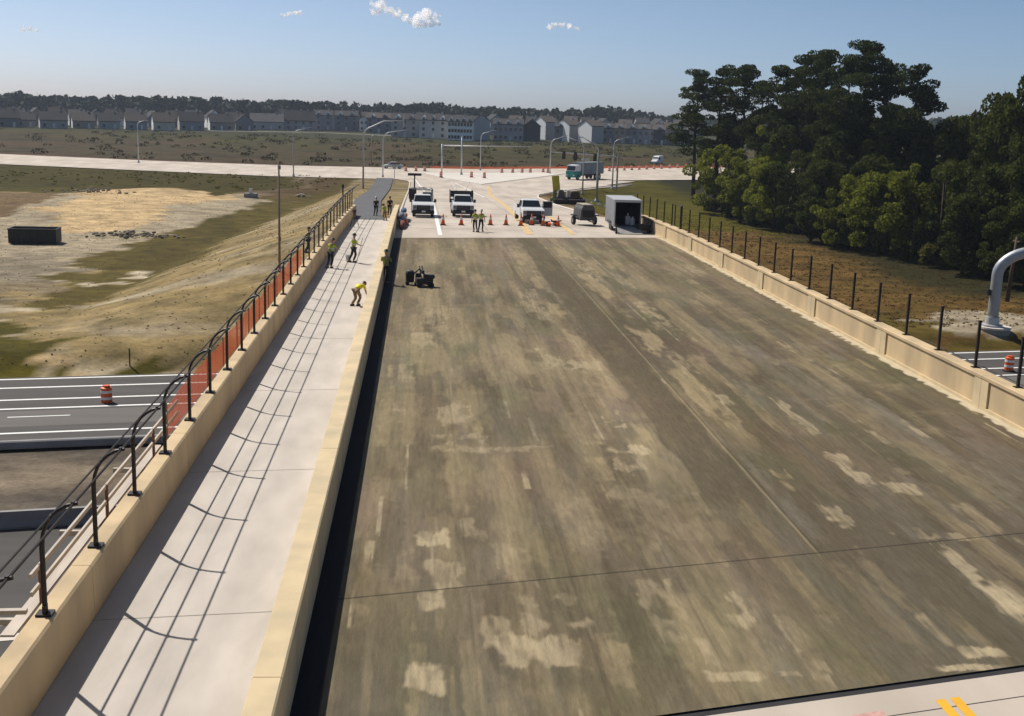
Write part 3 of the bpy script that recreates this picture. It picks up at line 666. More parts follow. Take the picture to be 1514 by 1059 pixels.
q = P(1489, 446); t = empty('utility_pole', q, 0, 'dark timber pole standing in the brown field beside the grey gantry', 'pole'); zt = htop(q, (1496, 350))-q.z; b = MB(); b.tube([(0, 0, 0), (.25, 0, zt)], [.2, .13], 8); b.build('pole', dkpole, t, smooth=True); b = MB(); b.box((.25, 0, zt-.4), (.15, 1.2, .12)); b.build('crossbar', dkpole, t)
# big curved sign gantry
q = P(1470, 489); t = empty('sign_gantry', q, 0, 'massive grey tube gantry curving over the highway from a round concrete footing', 'sign gantry')
rr = .42; b = MB(); pts = []
for k in range(5): pts.append((-.25, 0, .6+k*.95))
for k in range(1, 11): a = k/10*math.pi/2; pts.append((-.25+2.9*(1-math.cos(a)), -.6*(1-math.cos(a)), 4.4+1.9*math.sin(a)))
for k in range(1, 8): pts.append((2.65+k*3.2, -.6-k*1.5, 6.35+k*.25))
b.tube(pts, rr, 20); b.build('tube', mat('gantry_steel', (.36, .38, .4), .45, .08, 2, metal=.5), t, smooth=True)
b = MB(); b.lathe([(1.15, -.6), (1.15, .25), (1.0, .3)], 28); b.build('footing', conc_g, t)
b = MB(); b.lathe([(1.22, .2), (1.22, .34), (1.1, .36)], 28); b.build('footing_rim', kerb, t)
b = MB(); b.lathe([(.8, .3), (.8, .5), (.55, .52), (.5, 1.1)], 20, c=(-.25, 0, 0)); b.build('base_flange', galv, t)
b = MB(); b.lathe([(.52, -.12), (.56, -.1), (.56, .1), (.52, .12)], 20); o = b.build('flange_ring', galv, t, loc=(2.75, -.62, 6.36)); o.rotation_euler = (0, R(90), R(-25))
b = MB(); b.box((-.8, 0, 3.0), (.25, .3, .45)); b.build('control_box', sgb, t)
for k in (0,): b = MB(); b.box((14, -6, 7.4), (5, .1, 2.4), rz=-.44); b.build('sign_panel', mat('green_sign', (.02, .2, .09), .5), t)

# ------------------------------------------------------------------ drums and cones
orange = mat('cone_orange', (.72, .12, .03), .5, .1, 4); white = mat('reflective_white', (.75, .75, .75), .5, .05); rub = mat('black_rubber', (.025, .025, .025), .8)
def make_drum(q, lab, grp='orange and white drums'):
    t = empty('traffic_drum', q, 0, lab, 'traffic drum', grp)
    b = MB(); b.lathe([(.4, 0), (.4, .07), (.34, .1)], 18); b.build('base', rub, t)
    b = MB(); b.lathe([(.30, .1), (.30, .95), (.2, 1.0), (.19, 1.08)], 18); b.build('barrel', orange, t, smooth=False)
    for z0 in (.3, .66): b = MB(); b.lathe([(.308, z0), (.306, z0+.15)], 18); b.build('stripe', white, t)
    return t
dr = make_drum(P(158, 598), 'orange and white drum standing on the highway lanes at the left')
make_drum(onz(1491, 549, -7.0), 'orange and white drum standing on the highway lanes at the right edge')
def make_cone(q, lab, grp, h=.72):
    t = empty('traffic_cone', q, 0, lab, 'traffic cone', grp); s = h/.72
    b = MB(); b.box((0, 0, .02*s), (.38*s, .38*s, .04*s)); b.build('base', rub, t)
    b = MB(); b.lathe([(.14*s, .04*s), (.025*s, .72*s)], 14); b.build('body', orange, t, smooth=True)
    b = MB(); b.lathe([(.098*s, .36*s), (.076*s, .5*s)], 14); b.build('stripe', white, t); return t
cones = [((600, 332), 'orange cone beside the end of the divider barrier'), ((655, 333), 'orange cone between the two work trucks just right of the white line'), ((682, 333), 'orange cone right below the front bumper of the second work truck'), ((725, 333), 'orange cone right of the two standing workers'), ((748, 333), 'orange cone midway between the workers and the yellow line'), ((770, 334), 'orange cone on the yellow line left of the pickup with the open door'), ((786, 333), 'orange cone in front of the grille of the pickup with the open door'), ((803, 334), 'first bright cone under the open door of the pickup'), ((825, 335), 'bright cone at the right end of the fallen cones')]
c0 = None
for i, (pp, lab) in enumerate(cones):
    q = P(*pp)
    if c0 is None: c0 = make_cone(q, lab, 'cones closing the road beyond the deck', .95)
    else:
        c = copy_tree(c0); c.location = q; c['label'] = lab
    
for i, (px_, py_) in enumerate(((810, 335), (815, 332), (820, 334))):
    c = copy_tree(c0); c.location = P(px_, py_)+Vector((0, 0, .2)); c.rotation_euler = (R(80), 0, R(40+50*i)); c['label'] = ('toppled cone nearest the open pickup door', 'toppled cone in the middle of the heap', 'toppled cone leaning against the right upright cone')[i]
# channelizer posts and drums along the crossing road
dg = 'drums along the crossing road'
di = 0
def ordn(n):
    w = ['first', 'second', 'third', 'fourth', 'fifth', 'sixth', 'seventh', 'eighth', 'ninth', 'tenth', 'eleventh', 'twelfth', 'thirteenth', 'fourteenth', 'fifteenth', 'sixteenth', 'seventeenth', 'eighteenth', 'nineteenth', 'twentieth']
    return w[n] if n < 20 else 'twenty-'+w[n-20]
for i, px_ in enumerate([600, 615, 628]):
    d = copy_tree(dr); d.location = onz(px_, 253.2, -4.19); d['label'] = 'orange drum on the far road edge left of the island, %s from the left' % ordn(i); d['group'] = dg
for i, px_ in enumerate([742, 758, 772, 784]):
    d = copy_tree(dr); d.location = onz(px_, 255.5, -4.19); d['label'] = 'orange drum on the far road edge right of the island, %s from the left' % ordn(i); d['group'] = dg
for i, px_ in enumerate([652, 697, 716]):
    d = copy_tree(dr); d.location = onz(px_, (262, 262, 263)[i], -4.04); d['label'] = 'orange drum on the pale traffic island, %s from the left' % ordn(i); d['group'] = dg
for i, px_ in enumerate([803, 810, 890, 901, 912, 923, 934, 945, 956, 967, 978, 990, 1002, 1014, 1028]):
    d = copy_tree(dr); d.location = onz(px_, (257, 258, 256, 255.5, 255, 254.5, 254, 253.5, 253, 252.5, 252, 251.5, 251, 250.5, 250)[i]-2.5, -4.19); d['label'] = 'orange drum along the right arm of the crossing road, %s from the left' % ordn(i); d['group'] = dg

# ------------------------------------------------------------------ vehicles (front faces -Y)
vw = mat('white_paint', (.74, .75, .76), .3, .04, 2, spec=.5); glass = mat('dark_glass', (.02, .025, .03), .08, .1, 1, spec=.6); tyre = rub
chrome = mat('grey_trim', (.2, .2, .21), .4, .1, metal=.6); dkgrille = mat('black_grille', (.015, .015, .018), .5)
hl = mat('headlight_glass', (.6, .62, .65), .15, .05); rim = mat('wheel_rim', (.45, .45, .46), .4, .1, metal=.6)
def wheel(t, x, y, r=.4, w=.28):
    b = MB(); n = 20; sg = 1 if x > 0 else -1
    prof_ = [(r*.55, -w/2), (r*.92, -w/2), (r, -w/2+.04), (r, w/2-.04), (r*.92, w/2), (r*.55, w/2)]
    rings = [[b.b.verts.new((x+o, y+rad*math.cos(2*math.pi*k/n), r+rad*math.sin(2*math.pi*k/n))) for k in range(n)] for rad, o in prof_]
    for i in range(len(rings)):
        j = (i+1) % len(rings)
        for k in range(n): b.b.faces.new((rings[i][k], rings[i][(k+1) % n], rings[j][(k+1) % n], rings[j][k]))
    wl = b.build('wheel', tyre, t)
    b = MB(); b.cyl((x-w*.32, y, r), (x+w*.42*sg, y, r), r*.55, 14); b.build('rim', rim, wl)
def pickup(name, lab, q, rz, rack=0, door=False, paint_=vw, L=5.9, bedbox=None):
    t = empty(name, q, rz, lab, 'pickup truck'); hw = .98
    # body sides profile (y,z): front at 0
    b = MB()
    b.prism([(.05, .55), (0, .75), (.04, 1.12), (.25, 1.24), (1.45, 1.32), (1.5, 1.34), (3.55, 1.34), (3.55, .5), (1.55, .45), (1.45, .75), (1.2, .93), (.85, .93), (.6, .75), (.5, .5)], 'x', -hw, hw)
    b.build('body', paint_, t, bevel=.035)
    b = MB()   # cab with sloped screen
    A_ = [(-.9, 1.42, 1.3), (.9, 1.42, 1.3), (.9, 3.5, 1.3), (-.9, 3.5, 1.3)]; T_ = [(-.72, 2.15, 1.93), (.72, 2.15, 1.93), (.72, 3.3, 1.93), (-.72, 3.3, 1.93)]
    va = [b.b.verts.new(p) for p in A_]; vt = [b.b.verts.new(p) for p in T_]
    b.b.faces.new(va[::-1]); b.b.faces.new(vt)
    for i in range(4): b.b.faces.new((va[i], va[(i+1) % 4], vt[(i+1) % 4], vt[i]))
    b.build('cab', paint_, t, bevel=.03)
    def gl(pts, nm='window'):
        b = MB(); c = sum((Vector(p) for p in pts), Vector())/len(pts); n = (Vector(pts[1])-Vector(pts[0])).cross(Vector(pts[2])-Vector(pts[1])).normalized()
        if n.dot(c-Vector((0, 2.5, 1.2))) < 0: n = -n
        vs = [Vector(p) for p in pts]; f = [b.b.verts.new(v+n*.012) for v in vs]; g = [b.b.verts.new(v-n*.01) for v in vs]
        b.b.faces.new(f); b.b.faces.new(g[::-1])
        for i in range(len(vs)): b.b.faces.new((f[i], g[i], g[(i+1) % len(vs)], f[(i+1) % len(vs)]))
        return b.build(nm, glass, t)
    gl([(-.82, 1.5, 1.37), (.82, 1.5, 1.37), (.70, 2.08, 1.88), (-.70, 2.08, 1.88)], 'windshield')
    for s in (-1, 1):
        gl([(s*.885, 1.75, 1.36), (s*.885, 2.5, 1.36), (s*.76, 2.5, 1.86), (s*.76, 2.2, 1.86)]); gl([(s*.885, 2.58, 1.36), (s*.885, 3.35, 1.36), (s*.76, 3.2, 1.86), (s*.76, 2.58, 1.86)])
        b = MB(); b.box((s*1.14, 1.85, 1.42), (.22, .1, .3)); b.box((s*1.0, 1.85, 1.35), (.1, .05, .06)); b.build('mirror', sgb, t)
        b = MB(); b.box((s*.81, -.005, .97), (.28, .08, .3)); b.build('headlight', mat('dark_headlight', (.16, .17, .18), .15, .05), t, bevel=.02)
        b = MB(); b.b2(s*hw-.01 if s > 0 else -hw-.015, s*hw+.015 if s > 0 else -hw+.01, 1.62, 2.52, .6, 1.3)
        if not (door and s > 0): b.build('door', paint_, t, bevel=.01)
        else: b.b.free()
        wheel(t, s*.84, .98); wheel(t, s*.84, L-1.3)
    b = MB(); b.b2(-.64, .64, -.035, .05, .62, 1.14); 
    g_ = b.build('grille', dkgrille, t, bevel=.02)
    for k in range(3): b = MB(); b.b2(-.6, .6, -.05, -.03, .78+k*.12, .8+k*.12); b.build('grille_bar', chrome, g_)
    b = MB(); b.box((0, -.08, .52), (1.98, .22, .36)); b.build('bumper', dkgrille, t, bevel=.04)
    b = MB(); b.box((0, -.2, .58), (.34, .02, .16)); b.build('number_plate', white, t)
    # bed
    b = MB(); y0 = 3.6
    b.b2(-hw, -hw+.09, y0, L, .5, 1.32).b2(hw-.09, hw, y0, L, .5, 1.32).b2(-hw+.09, hw-.09, y0, y0+.08, .55, 1.3).b2(-hw+.09, hw-.09, L-.09, L, .55, 1.3).b2(-hw+.09, hw-.09, y0+.08, L-.09, .6, .68)
    b.build('bed', bedbox or paint_, t)
    if door:
        d = bpy.data.objects.new('door', None); b = MB(); b.b2(-.03, .03, 0, 1.0, .55, 1.28); b.b2(-.03, .03, 0, .07, 1.28, 1.88).b2(-.03, .03, .93, 1.0, 1.28, 1.88).b2(-.03, .03, .07, .93, 1.82, 1.88)
        d = b.build('door', mat('grey_door', (.5, .52, .55), .4), t); d.location = (hw+.04, 1.6, 0); d.rotation_euler = (0, 0, R(-72))
        b = MB(); b.b2(-.012, .012, .07, .93, 1.28, 1.82); b.build('window', glass, d)
    return t
rack = mat('rack_steel', (.05, .05, .055), .6, .2, metal=.4)
def at_r(px_, py_): return P(px_, py_)
q = P(626, 322); t = pickup('work_truck', 'white work truck on the white line, rack and raised work light behind its cab', (q.x, q.y, surf(q.x, q.y)), R(2), bedbox=rack)
b = MB(); 
for x in (-.98, .98):
    for y in (3.6, 5.8): b.cyl((x, y, 1.3), (x, y, 2.3), .04, 6)
    b.cyl((x, 3.5, 2.3), (x, 6.0, 2.3), .05, 6)
b.cyl((-.98, 3.6, 2.3), (.98, 3.6, 2.3), .05, 6).cyl((-.98, 5.8, 2.3), (.98, 5.8, 2.3), .05, 6); b.build('rack', rack, t)
b = MB(); b.b2(-1.25, -.55, 3.8, 5.2, 1.4, 2.35); b.build('tool_box', rack, t, bevel=.03); b = MB(); b.b2(.1, .9, 4.2, 5.6, 1.3, 2.0); b.build('tool_box', mat('grey_box', (.12, .13, .14), .6), t, bevel=.03)
b = MB(); b.cyl((-.7, 5.3, 1.3), (-.7, 5.3, 3.5), .07, 8); b.build('light_mast', rack, t); b = MB(); b.box((-.7, 5.3, 3.62), (1.3, .4, .22)); b.build('work_light', rack, t)
b = MB(); b.cyl((-.3, 5.4, 2.5), (.9, 3.6, 2.33), .05, 6); b.build('loose_pipe', white, t)
q = P(685, 322); t = pickup('work_truck', 'white work truck with stake sides, behind the two standing workers', (q.x, q.y, surf(q.x, q.y)), R(1), bedbox=rack)
for s in (-1, 1):
    b = MB(); b.box((s*1.08, 4.7, 1.75), (.05, 2.3, 1.0)); b.build('stake_side', mat('dark_board', (.07, .08, .08), .8, .2, 3), t)
b = MB(); b.box((0, 3.62, 1.95), (2.1, .06, .6)); b.build('headboard', rack, t); b = MB(); b.b2(-.7, .6, 4, 5.4, 1.2, 2.15); b.build('tool_box', mat('grey_box', (.12, .13, .14)), t, bevel=.04)
b = MB(); b.cyl((-.5, 4, 2.3), (-1.0, 5.7, 2.95), .04, 6); b.build('loose_pipe', white, t); b = MB(); b.cyl((.4, 4, 2.3), (.8, 5.7, 3.0), .04, 6); b.build('loose_pipe', white, t)
q = P(789, 331); t = pickup('pickup_truck', 'white pickup with its driver door open beside the red cones', (q.x, q.y, surf(q.x, q.y)), R(4), door=True)
# far vehicles
def sedan(name, lab, cat, q, rz, m, L=4.7, van=False):
    t = empty(name, q, rz, lab, cat); h2 = 1.05; b = MB()
    if van: pf = [(.1, .35), (0, .8), (.9, 1.1), (1.6, 2.0), (2.1, 2.3), (L-.1, 2.35), (L, .4)]
    else: pf = [(.1, .3), (0, .6), (.9, .85), (1.35, .92), (L-.6, .95), (L, .85), (L, .35)]
    b.prism(pf, 'x', -.9, .9); b.build('body', m, t, bevel=.05)
    b = MB()
    if not van: b.prism([(1.25, .9), (1.95, 1.42), (3.3, 1.42), (3.95, .95)], 'x', -.72, .72); b.build('cabin', glass, t, bevel=.04); b = MB(); b.prism([(1.95, 1.425), (2.0, 1.46), (3.25, 1.46), (3.3, 1.425)], 'x', -.68, .68); b.build('roof', m, t)
    else: b.prism([(1.0, 1.2), (1.55, 1.97), (1.65, 1.9), (1.12, 1.15)], 'x', -.8, .8); b.build('windshield', glass, t); b = MB(); b.b2(-.915, .915, 1.75, 2.6, 1.3, 1.95); b.build('window', glass, t)
    for s in (-1, 1):
        wheel(t, s*.8, .85, .34, .2); wheel(t, s*.8, L-.85, .34, .2)
        b = MB(); b.box((s*.65, .06 if not van else .04, .65), (.3, .1, .15)); b.build('headlight', hl, t)
    return t
q = onz(565, 249, -4.19); sedan('parked_car', 'pale car on the crossing road behind the curved pole', 'car', (q.x, q.y, -4.19), R(-80), mat('silver_paint', (.55, .56, .52), .3))
q = onz(966, 246.5, -4.19); q = P(966, 243); sedan('parked_van', 'white van beyond the drums on the right arm of the crossing road', 'van', (q.x, q.y, q.z), R(-35), vw, 5.0, True)
# teal lorry
q = onz(843, 266, -4.19); t = empty('tanker_lorry', (q.x, q.y, -4.19), R(-42), 'lorry with teal lower cab and long grey body at the junction', 'lorry')
teal = mat('teal_paint', (.02, .22, .19), .4); b = MB(); b.prism([(0, .5), (0, 1.75), (2.1, 1.75), (2.1, .5)], 'x', -1.2, 1.2); b.build('cab', teal, t, bevel=.06)
b = MB(); b.prism([(.05, 1.75), (.45, 2.95), (2.1, 3.05), (2.1, 1.75)], 'x', -1.15, 1.15); b.build('cab_top', vw, t, bevel=.06)
b = MB(); b.prism([(.07, 1.9), (.38, 2.75), (.33, 2.8), (.02, 1.9)], 'x', -1.0, 1.0); b.build('windshield', glass, t)
b = MB(); b.b2(-1.25, 1.25, 2.4, 10.5, 1.1, 3.5); b.build('cargo_body', mat('dull_grey_panel', (.22, .25, .27), .6, .15, 1), t, bevel=.08)
b = MB(); b.b2(-.5, .5, 2.1, 10.4, .75, 1.08); b.build('chassis', rack, t)
for y in (1.1, 7.6, 9.0):
    for s in (-1, 1): wheel(t, s*1.05, y, .52, .32)
for s in (-1, 1): b = MB(); b.box((s*.85, -.03, .95), (.35, .06, .22)); b.build('headlight', hl, t)
# excavator-like machine and dark shapes behind the drums
# ------------------------------------------------------------------ trailers and equipment beyond the deck
gp = mat('trailer_grey', (.42, .43, .44), .5, .1, 1.5); gd = mat('trailer_shell', (.23, .235, .25), .5, .15, 1.5)
q = P(925, 344); t = empty('box_trailer', (q.x+.1, q.y, surf(q.x, q.y)), R(-1), 'grey enclosed box trailer with its rear open and ramp lowered', 'trailer')
h, w_, L_, z0 = 2.6, 1.12, 5.4, .45
b = MB(); b.b2(-w_, -w_+.06, 0, L_, z0, h); b.build('side_panel', gd, t); b = MB(); b.b2(w_-.06, w_, 0, L_, z0, h); b.build('side_panel', gd, t)
b = MB(); b.b2(-w_-.02, w_+.02, -.02, L_+.02, h, h+.07); b.build('roof', gp, t); b = MB(); b.b2(-w_+.06, w_-.06, 0, L_, z0, z0+.1); b.build('floor_panel', rack, t)
b = MB(); b.b2(-w_+.06, w_-.06, L_-.06, L_, z0+.1, h); b.build('front_panel', gd, t)
b = MB(); b.b2(-w_+.0, w_-.0, -.05, -.02, h-.13, h+.06).b2(-w_, -w_+.09, -.05, -.02, z0, h-.13).b2(w_-.09, w_, -.05, -.02, z0, h-.13); b.build('door_frame', gp, t)
dl = mat('dark_lining', (.02, .018, .02), .95, .2)
b = MB(); b.b2(-w_+.065, -w_+.09, .02, L_-.1, z0+.1, h-.02).b2(w_-.09, w_-.065, .02, L_-.1, z0+.1, h-.02).b2(-w_+.1, w_-.1, L_-.12, L_-.08, z0+.1, h-.02); b.build('lining', dl, t)
b = MB(); b.box((0, -1.0, .27), (2.0, 2.05, .06), rx=R(12)); b.build('ramp', mat('ramp_grey', (.28, .27, .26), .8, .15, 3), t)
for s in (-1, 1):
    for y in (1.9, 2.75): wheel(t, s*1.0, y, .34, .2)
    b = MB(); b.box((s*1.18, 2.3, .72), (.2, 1.9, .08)); b.build('fender', rack, t)
    b = MB(); b.box((s*.95, -.06, .62), (.1, .03, .18)); b.build('tail_light', mat('red_lens', (.4, .02, .02), .3), t)
b = MB(); b.cyl((-.6, L_, .5), (0, L_+1.2, .5), .05, 6); b.cyl((.6, L_, .5), (0, L_+1.2, .5), .05, 6); b.build('tow_bar', rack, t)
def at_t(tr, v): return tr.matrix_basis @ Vector(v) if False else (Matrix.Translation(tr.location) @ Matrix.Rotation(tr.rotation_euler.z, 4, 'Z')) @ Vector(v)
p = at_t(t, (.55, .8, z0+.1)); o = MB().lathe([(.2, 0), (.22, .5), (.2, .55), (.08, .6), (.08, .7)], 14).build('water_cooler', mat('pale_plastic', (.55, .56, .58), .5), loc=p); tag(o, 'pale round water cooler inside the open trailer on the right', 'cooler')
p = at_t(t, (.2, 1.2, z0+.1)); o = MB().box((0, 0, .35), (.4, .35, .7)).cyl((0, 0, .7), (0, 0, .95), .06, 8).build('gas_canister', mat('pale_box', (.5, .5, .52), .6), loc=p, bevel=.03); tag(o, 'pale upright canister in the middle of the open trailer', 'canister')
q = P(911, 346); t = empty('jack_wheel', q, 0, 'small black wheel jack on the slab left of the trailer ramp', 'jack'); b = MB(); b.tube([(-.06, 0, .22), (.06, 0, .22)], .22, 14); b.build('wheel', rub, t); b = MB(); b.cyl((0, 0, .3), (0, .1, .8), .05, 8); b.build('stem', rack, t)
# compressor trailer
q = P(869, 334); t = empty('compressor_trailer', q, R(10), 'dark two-wheeled compressor trailer standing between pickup and box trailer', 'compressor')
b = MB(); b.prism([(-.72, .45), (.72, .45), (.62, 1.45), (.42, 1.75), (-.42, 1.75), (-.62, 1.45)], 'y', 0, 2.3); b.build('housing', mat('dark_housing', (.09, .085, .085), .6, .15, 2), t, bevel=.05)
b = MB(); b.box((0, 1.1, 1.8), (.9, 2.1, .08)); b.build('hood', mat('sand_hood', (.42, .36, .26), .6), t, bevel=.02)
b = MB(); b.b2(-.5, .5, -.03, .0, .75, 1.35); b.build('radiator_grille', dkgrille, t)
for s in (-1, 1):
    wheel(t, s*.98, 1.1, .38, .24); b = MB(); b.box((s*.98, 1.1, .84), (.34, 1.0, .08)); b.build('fender', dkgrille, t)
b = MB(); b.cyl((0, 0, .45), (.15, -1.3, .4), .05, 8); b.build('tow_bar', rack, t); b = MB(); b.cyl((.15, -1.2, 0), (.15, -1.2, .5), .04, 8); b.build('jack_leg', rack, t)
# small cart by the wall
q = P(950, 345); t = empty('equipment_cart', q, R(15), 'low black machine on small wheels next to the right wall', 'machine')
b = MB(); b.box((0, 0, .5), (1.15, .8, .5)); b.build('housing', mat('black_green_paint', (.03, .04, .03), .6), t, bevel=.06)
b = MB(); b.cyl((-.3, 0, .75), (-.35, 0, 1.2), .05, 6); b.build('exhaust', rack, t); b = MB(); b.tube([(.5, -.3, .7), (.8, -.3, 1.0), (.8, .3, 1.0), (.5, .3, .7)], .03, 6); b.build('handle', rack, t)
for s in (-.45, .45): wheel(t, s*1.1, -.1, .18, .1)
b = MB(); b.box((.95, .1, .12), (.8, .5, .1)); b.build('deck_plate', rack, t)
# yellow boom, tracked power unit with long roller, aluminium truss
yl = mat('machine_yellow', (.42, .38, .03), .6, .15, 2)
q = P(821, 300); t = empty('boom_lift', (q.x, q.y, surf(q.x, q.y)), R(-5), 'upright yellow machine standing at the kerb behind the pickup', 'boom lift')
b = MB(); b.box((0, 0, .5), (1.1, 1.6, .5)); b.build('chassis', mat('yellow_green', (.16, .17, .05), .7, .2, 3), t, bevel=.05); b = MB(); b.box((-.1, 0, 1.2), (.5, .7, .9)); b.build('turret', mat('yellow_green', (.16, .17, .05)), t)
b = MB(); b.box((.0, 0, 2.55), (.95, .5, 2.0), ry=R(-7)); b.build('basket', yl, t, bevel=.05)
for s in (-1, 1):
    for y in (-.5, .5): wheel(t, s*.6, y, .3, .2)
q = P(843, 303); t = empty('roller_machine', (q.x, q.y, surf(q.x, q.y)), R(2), 'dark paving machine with a long black roller lying at the kerb', 'paving machine')
b = MB(); b.cyl((-2.1, 0, .38), (1.9, 0, .38), .36, 18); b.build('roller', mat('black_red_roller', (.035, .02, .02), .6), t); b = MB(); b.cyl((-2.2, 0, .38), (-2.1, 0, .38), .2, 12); b.build('roller_hub', rack, t)
b = MB(); b.box((-1.1, .9, 1.25), (1.1, 1.0, 1.1), taper=(.5, .8)); b.build('engine_housing', mat('dark_housing', (.09, .085, .085)), t, bevel=.05); b = MB(); b.box((.7, .9, 1.2), (1.3, 1.0, .9), taper=(.8, .8)); b.build('engine_housing', mat('brown_housing', (.09, .06, .045), .7), t, bevel=.08)
b = MB(); b.box((-.2, .9, 1.3), (.3, .4, .9)); b.build('seat', mat('pale_box', (.5, .5, .52)), t); b = MB(); b.box((-.1, .6, .8), (3.6, .2, .2)); b.build('frame', rack, t)
q = P(893, 318); t = empty('aluminium_truss', (q.x, q.y+2, surf(q.x, q.y+2)+.4), R(12), 'silver aluminium truss lying at a slant behind the box trailer', 'truss')
al = mat('aluminium', (.6, .62, .64), .35, .05, metal=.5)
P0, P1 = Vector((-3.2, 0, 1.3)), Vector((1.5, 0, .3)); b = MB()
for dy, dz in ((0, 0), (.5, 0), (0, .55), (.5, .55)):
    b.cyl(P0+Vector((0, dy, dz)), P1+Vector((0, dy, dz)), .05, 6)
n = 8
for k in range(n):
    a = P0.lerp(P1, k/n); c = P0.lerp(P1, (k+1)/n)
    for dy in (0, .5): b.cyl(a+Vector((0, dy, .55*(k % 2))), c+Vector((0, dy, .55*((k+1) % 2))), .035, 5)
b.build('lattice', al, t); b = MB(); b.box((-3.15, .25, 1.3), (.3, .6, 1.0)); b.build('end_plate', al, t)
for u in (.1, .9):
    a = P0.lerp(P1, u); b = MB(); b.cyl((a.x, .25, -.4), (a.x, .25, a.z), .05, 6); b.build('prop', rack, t)
b = MB(); b.cyl((-5.2, 0, .3), (-1.2, .2, .0), .12, 8); b.build('pale_pipe', mat('sand_pipe', (.4, .33, .24), .8), t)
# walk-behind machine on the deck, and its companion
q = P(627, 424); t = empty('walk_behind_machine', q, R(12), 'black walk-behind shot blaster with upright handles on the deck', 'surface machine')
bk = mat('machine_black', (.045, .038, .042), .6, .3, 3)
b = MB(); b.box((0, 0, .38), (.95, .6, .42)); b.build('chassis', bk, t, bevel=.05); b = MB(); b.box((.3, 0, .68), (.55, .5, .28)); b.build('motor', bk, t, bevel=.05); b = MB(); b.cyl((.1, .0, .6), (.1, 0, .85), .16, 12); b.build('filter', mat('grey_box', (.12, .13, .14)), t)
b = MB(); b.tube([(-.15, -.25, .5), (-.3, -.25, 1.1), (-.32, -.22, 1.45)], .025, 6); b.build('handle', bk, t); b = MB(); b.tube([(.05, .25, .5), (-.05, .25, 1.1), (-.1, .22, 1.4)], .025, 6); b.build('handle', bk, t)
b = MB(); b.box((-.1, 0, 1.0), (.15, .35, .22)); b.build('control_box', bk, t)
for x, y in ((-.35, -.33), (.35, -.33), (-.35, .33), (.35, .33)): b = MB(); b.cyl((x, y-.05, .16), (x, y+.05, .16), .16, 14); b.build('wheel', rub, t)
t.scale = (.95, .86, .8)
q = P(606, 421); t = empty('dust_collector', q, R(5), 'small black collector unit trailing left of the walk-behind machine', 'surface machine')
b = MB(); b.lathe([(.22, .15), (.24, .6), (.2, .75), (.1, .8)], 14); b.build('drum', bk, t); b = MB(); b.box((.45, 0, .4), (.3, .3, .45)); b.build('bag_housing', bk, t, bevel=.03)
b = MB(); b.tube([(.2, 0, .6), (.5, .05, .85), (.85, 0, .5)], .05, 8); b.build('hose', bk, t)
for x in (-.15, .45): b = MB(); b.cyl((x, -.2, .1), (x, .2, .1), .1, 12); b.build('wheel', rub, t)
# survey tripod and bucket on the sidewalk
q = P(524, 336); t = empty('survey_tripod', q, 0, 'dark survey tripod standing at the far left of the sidewalk', 'tripod')
for k in range(3): a = k*2.09+.5; b = MB(); b.cyl((.4*math.cos(a), .4*math.sin(a), 0), (.05*math.cos(a), .05*math.sin(a), 1.15), .025, 6); b.build('leg', bk, t)
b = MB(); b.box((0, 0, 1.28), (.3, .25, .26)); b.build('instrument', mat('dark_red_case', (.12, .05, .06), .6), t, bevel=.03)
# rolled sheets leaning on the barrier end, on the road side
rt_ = empty('tarp_bundle', (-1.5, 101, float(zr(101))), 0, 'bundle of dark blue and rust sheets lying along the road side of the divider barrier', 'tarp bundle')
for k, (y, z, x, c, l) in enumerate(((-3.5, .3, 0, (.2, .07, .05), 5), (0, .45, -.1, (.12, .16, .28), 6), (3.5, .35, .05, (.22, .2, .2), 5), (5.5, .6, -.05, (.1, .14, .24), 4), (-1, .75, -.15, (.2, .2, .24), 3))):
    b = MB(); b.tube([(x, y-l/2, z), (x+.06, y, z+.08), (x-.03, y+l/2, z-.03)], [.2, .27, .18], 9); b.build('rolled_sheet', mat('sheet_%s' % 'abcde'[k], c, .9, .3, 2), rt_, smooth=True)
# dumpster
q = P(48, 361); d = -40.85; t = empty('skip_container', (q.x, q.y+1, q.z-.05), R(4), 'long black open-topped waste skip standing on the pale sand', 'skip')
sk = mat('skip_black', (.024, .022, .02), .55, .3, 1.5); Lh, wh, hh = 2.45, 1.25, 1.6
b = MB(); b.b2(-Lh, Lh, -wh, -wh+.06, .15, hh); b.build('side_panel', sk, t); b = MB(); b.b2(-Lh, Lh, wh-.06, wh, .15, hh); b.build('side_panel', sk, t)
b = MB(); b.b2(-Lh, -Lh+.06, -wh+.06, wh-.06, .15, hh); b.build('end_panel', sk, t); b = MB(); b.b2(Lh-.06, Lh, -wh+.06, wh-.06, .15, hh); b.build('door', sk, t); b = MB(); b.b2(-Lh+.06, Lh-.06, -wh+.06, wh-.06, .15, .25); b.build('floor_panel', sk, t)
for k in range(8): 
    b = MB(); x = -Lh+.25+k*(2*Lh-.5)/7; b.b2(x-.05, x+.05, -wh-.09, -wh-.003, .15, hh-.12); b.build('rib', sk, t)
b = MB(); b.b2(-Lh-.04, Lh+.04, -wh-.1, -wh+.08, hh, hh+.1); b.b2(-Lh-.04, Lh+.04, wh-.08, wh+.1, hh, hh+.1); b.b2(-Lh-.04, -Lh+.1, -wh+.08, wh-.08, hh, hh+.1); b.b2(Lh-.1, Lh+.04, -wh+.08, wh-.08, hh, hh+.1); b.build('top_rail', sk, t)
b = MB(); b.box((-.3, 0, .9), (4.2, 2.0, .7), taper=(.7, .5)); b.build('rubble', mat('rubble', (.3, .27, .24), 1, .5, 3, bump=.8), t)

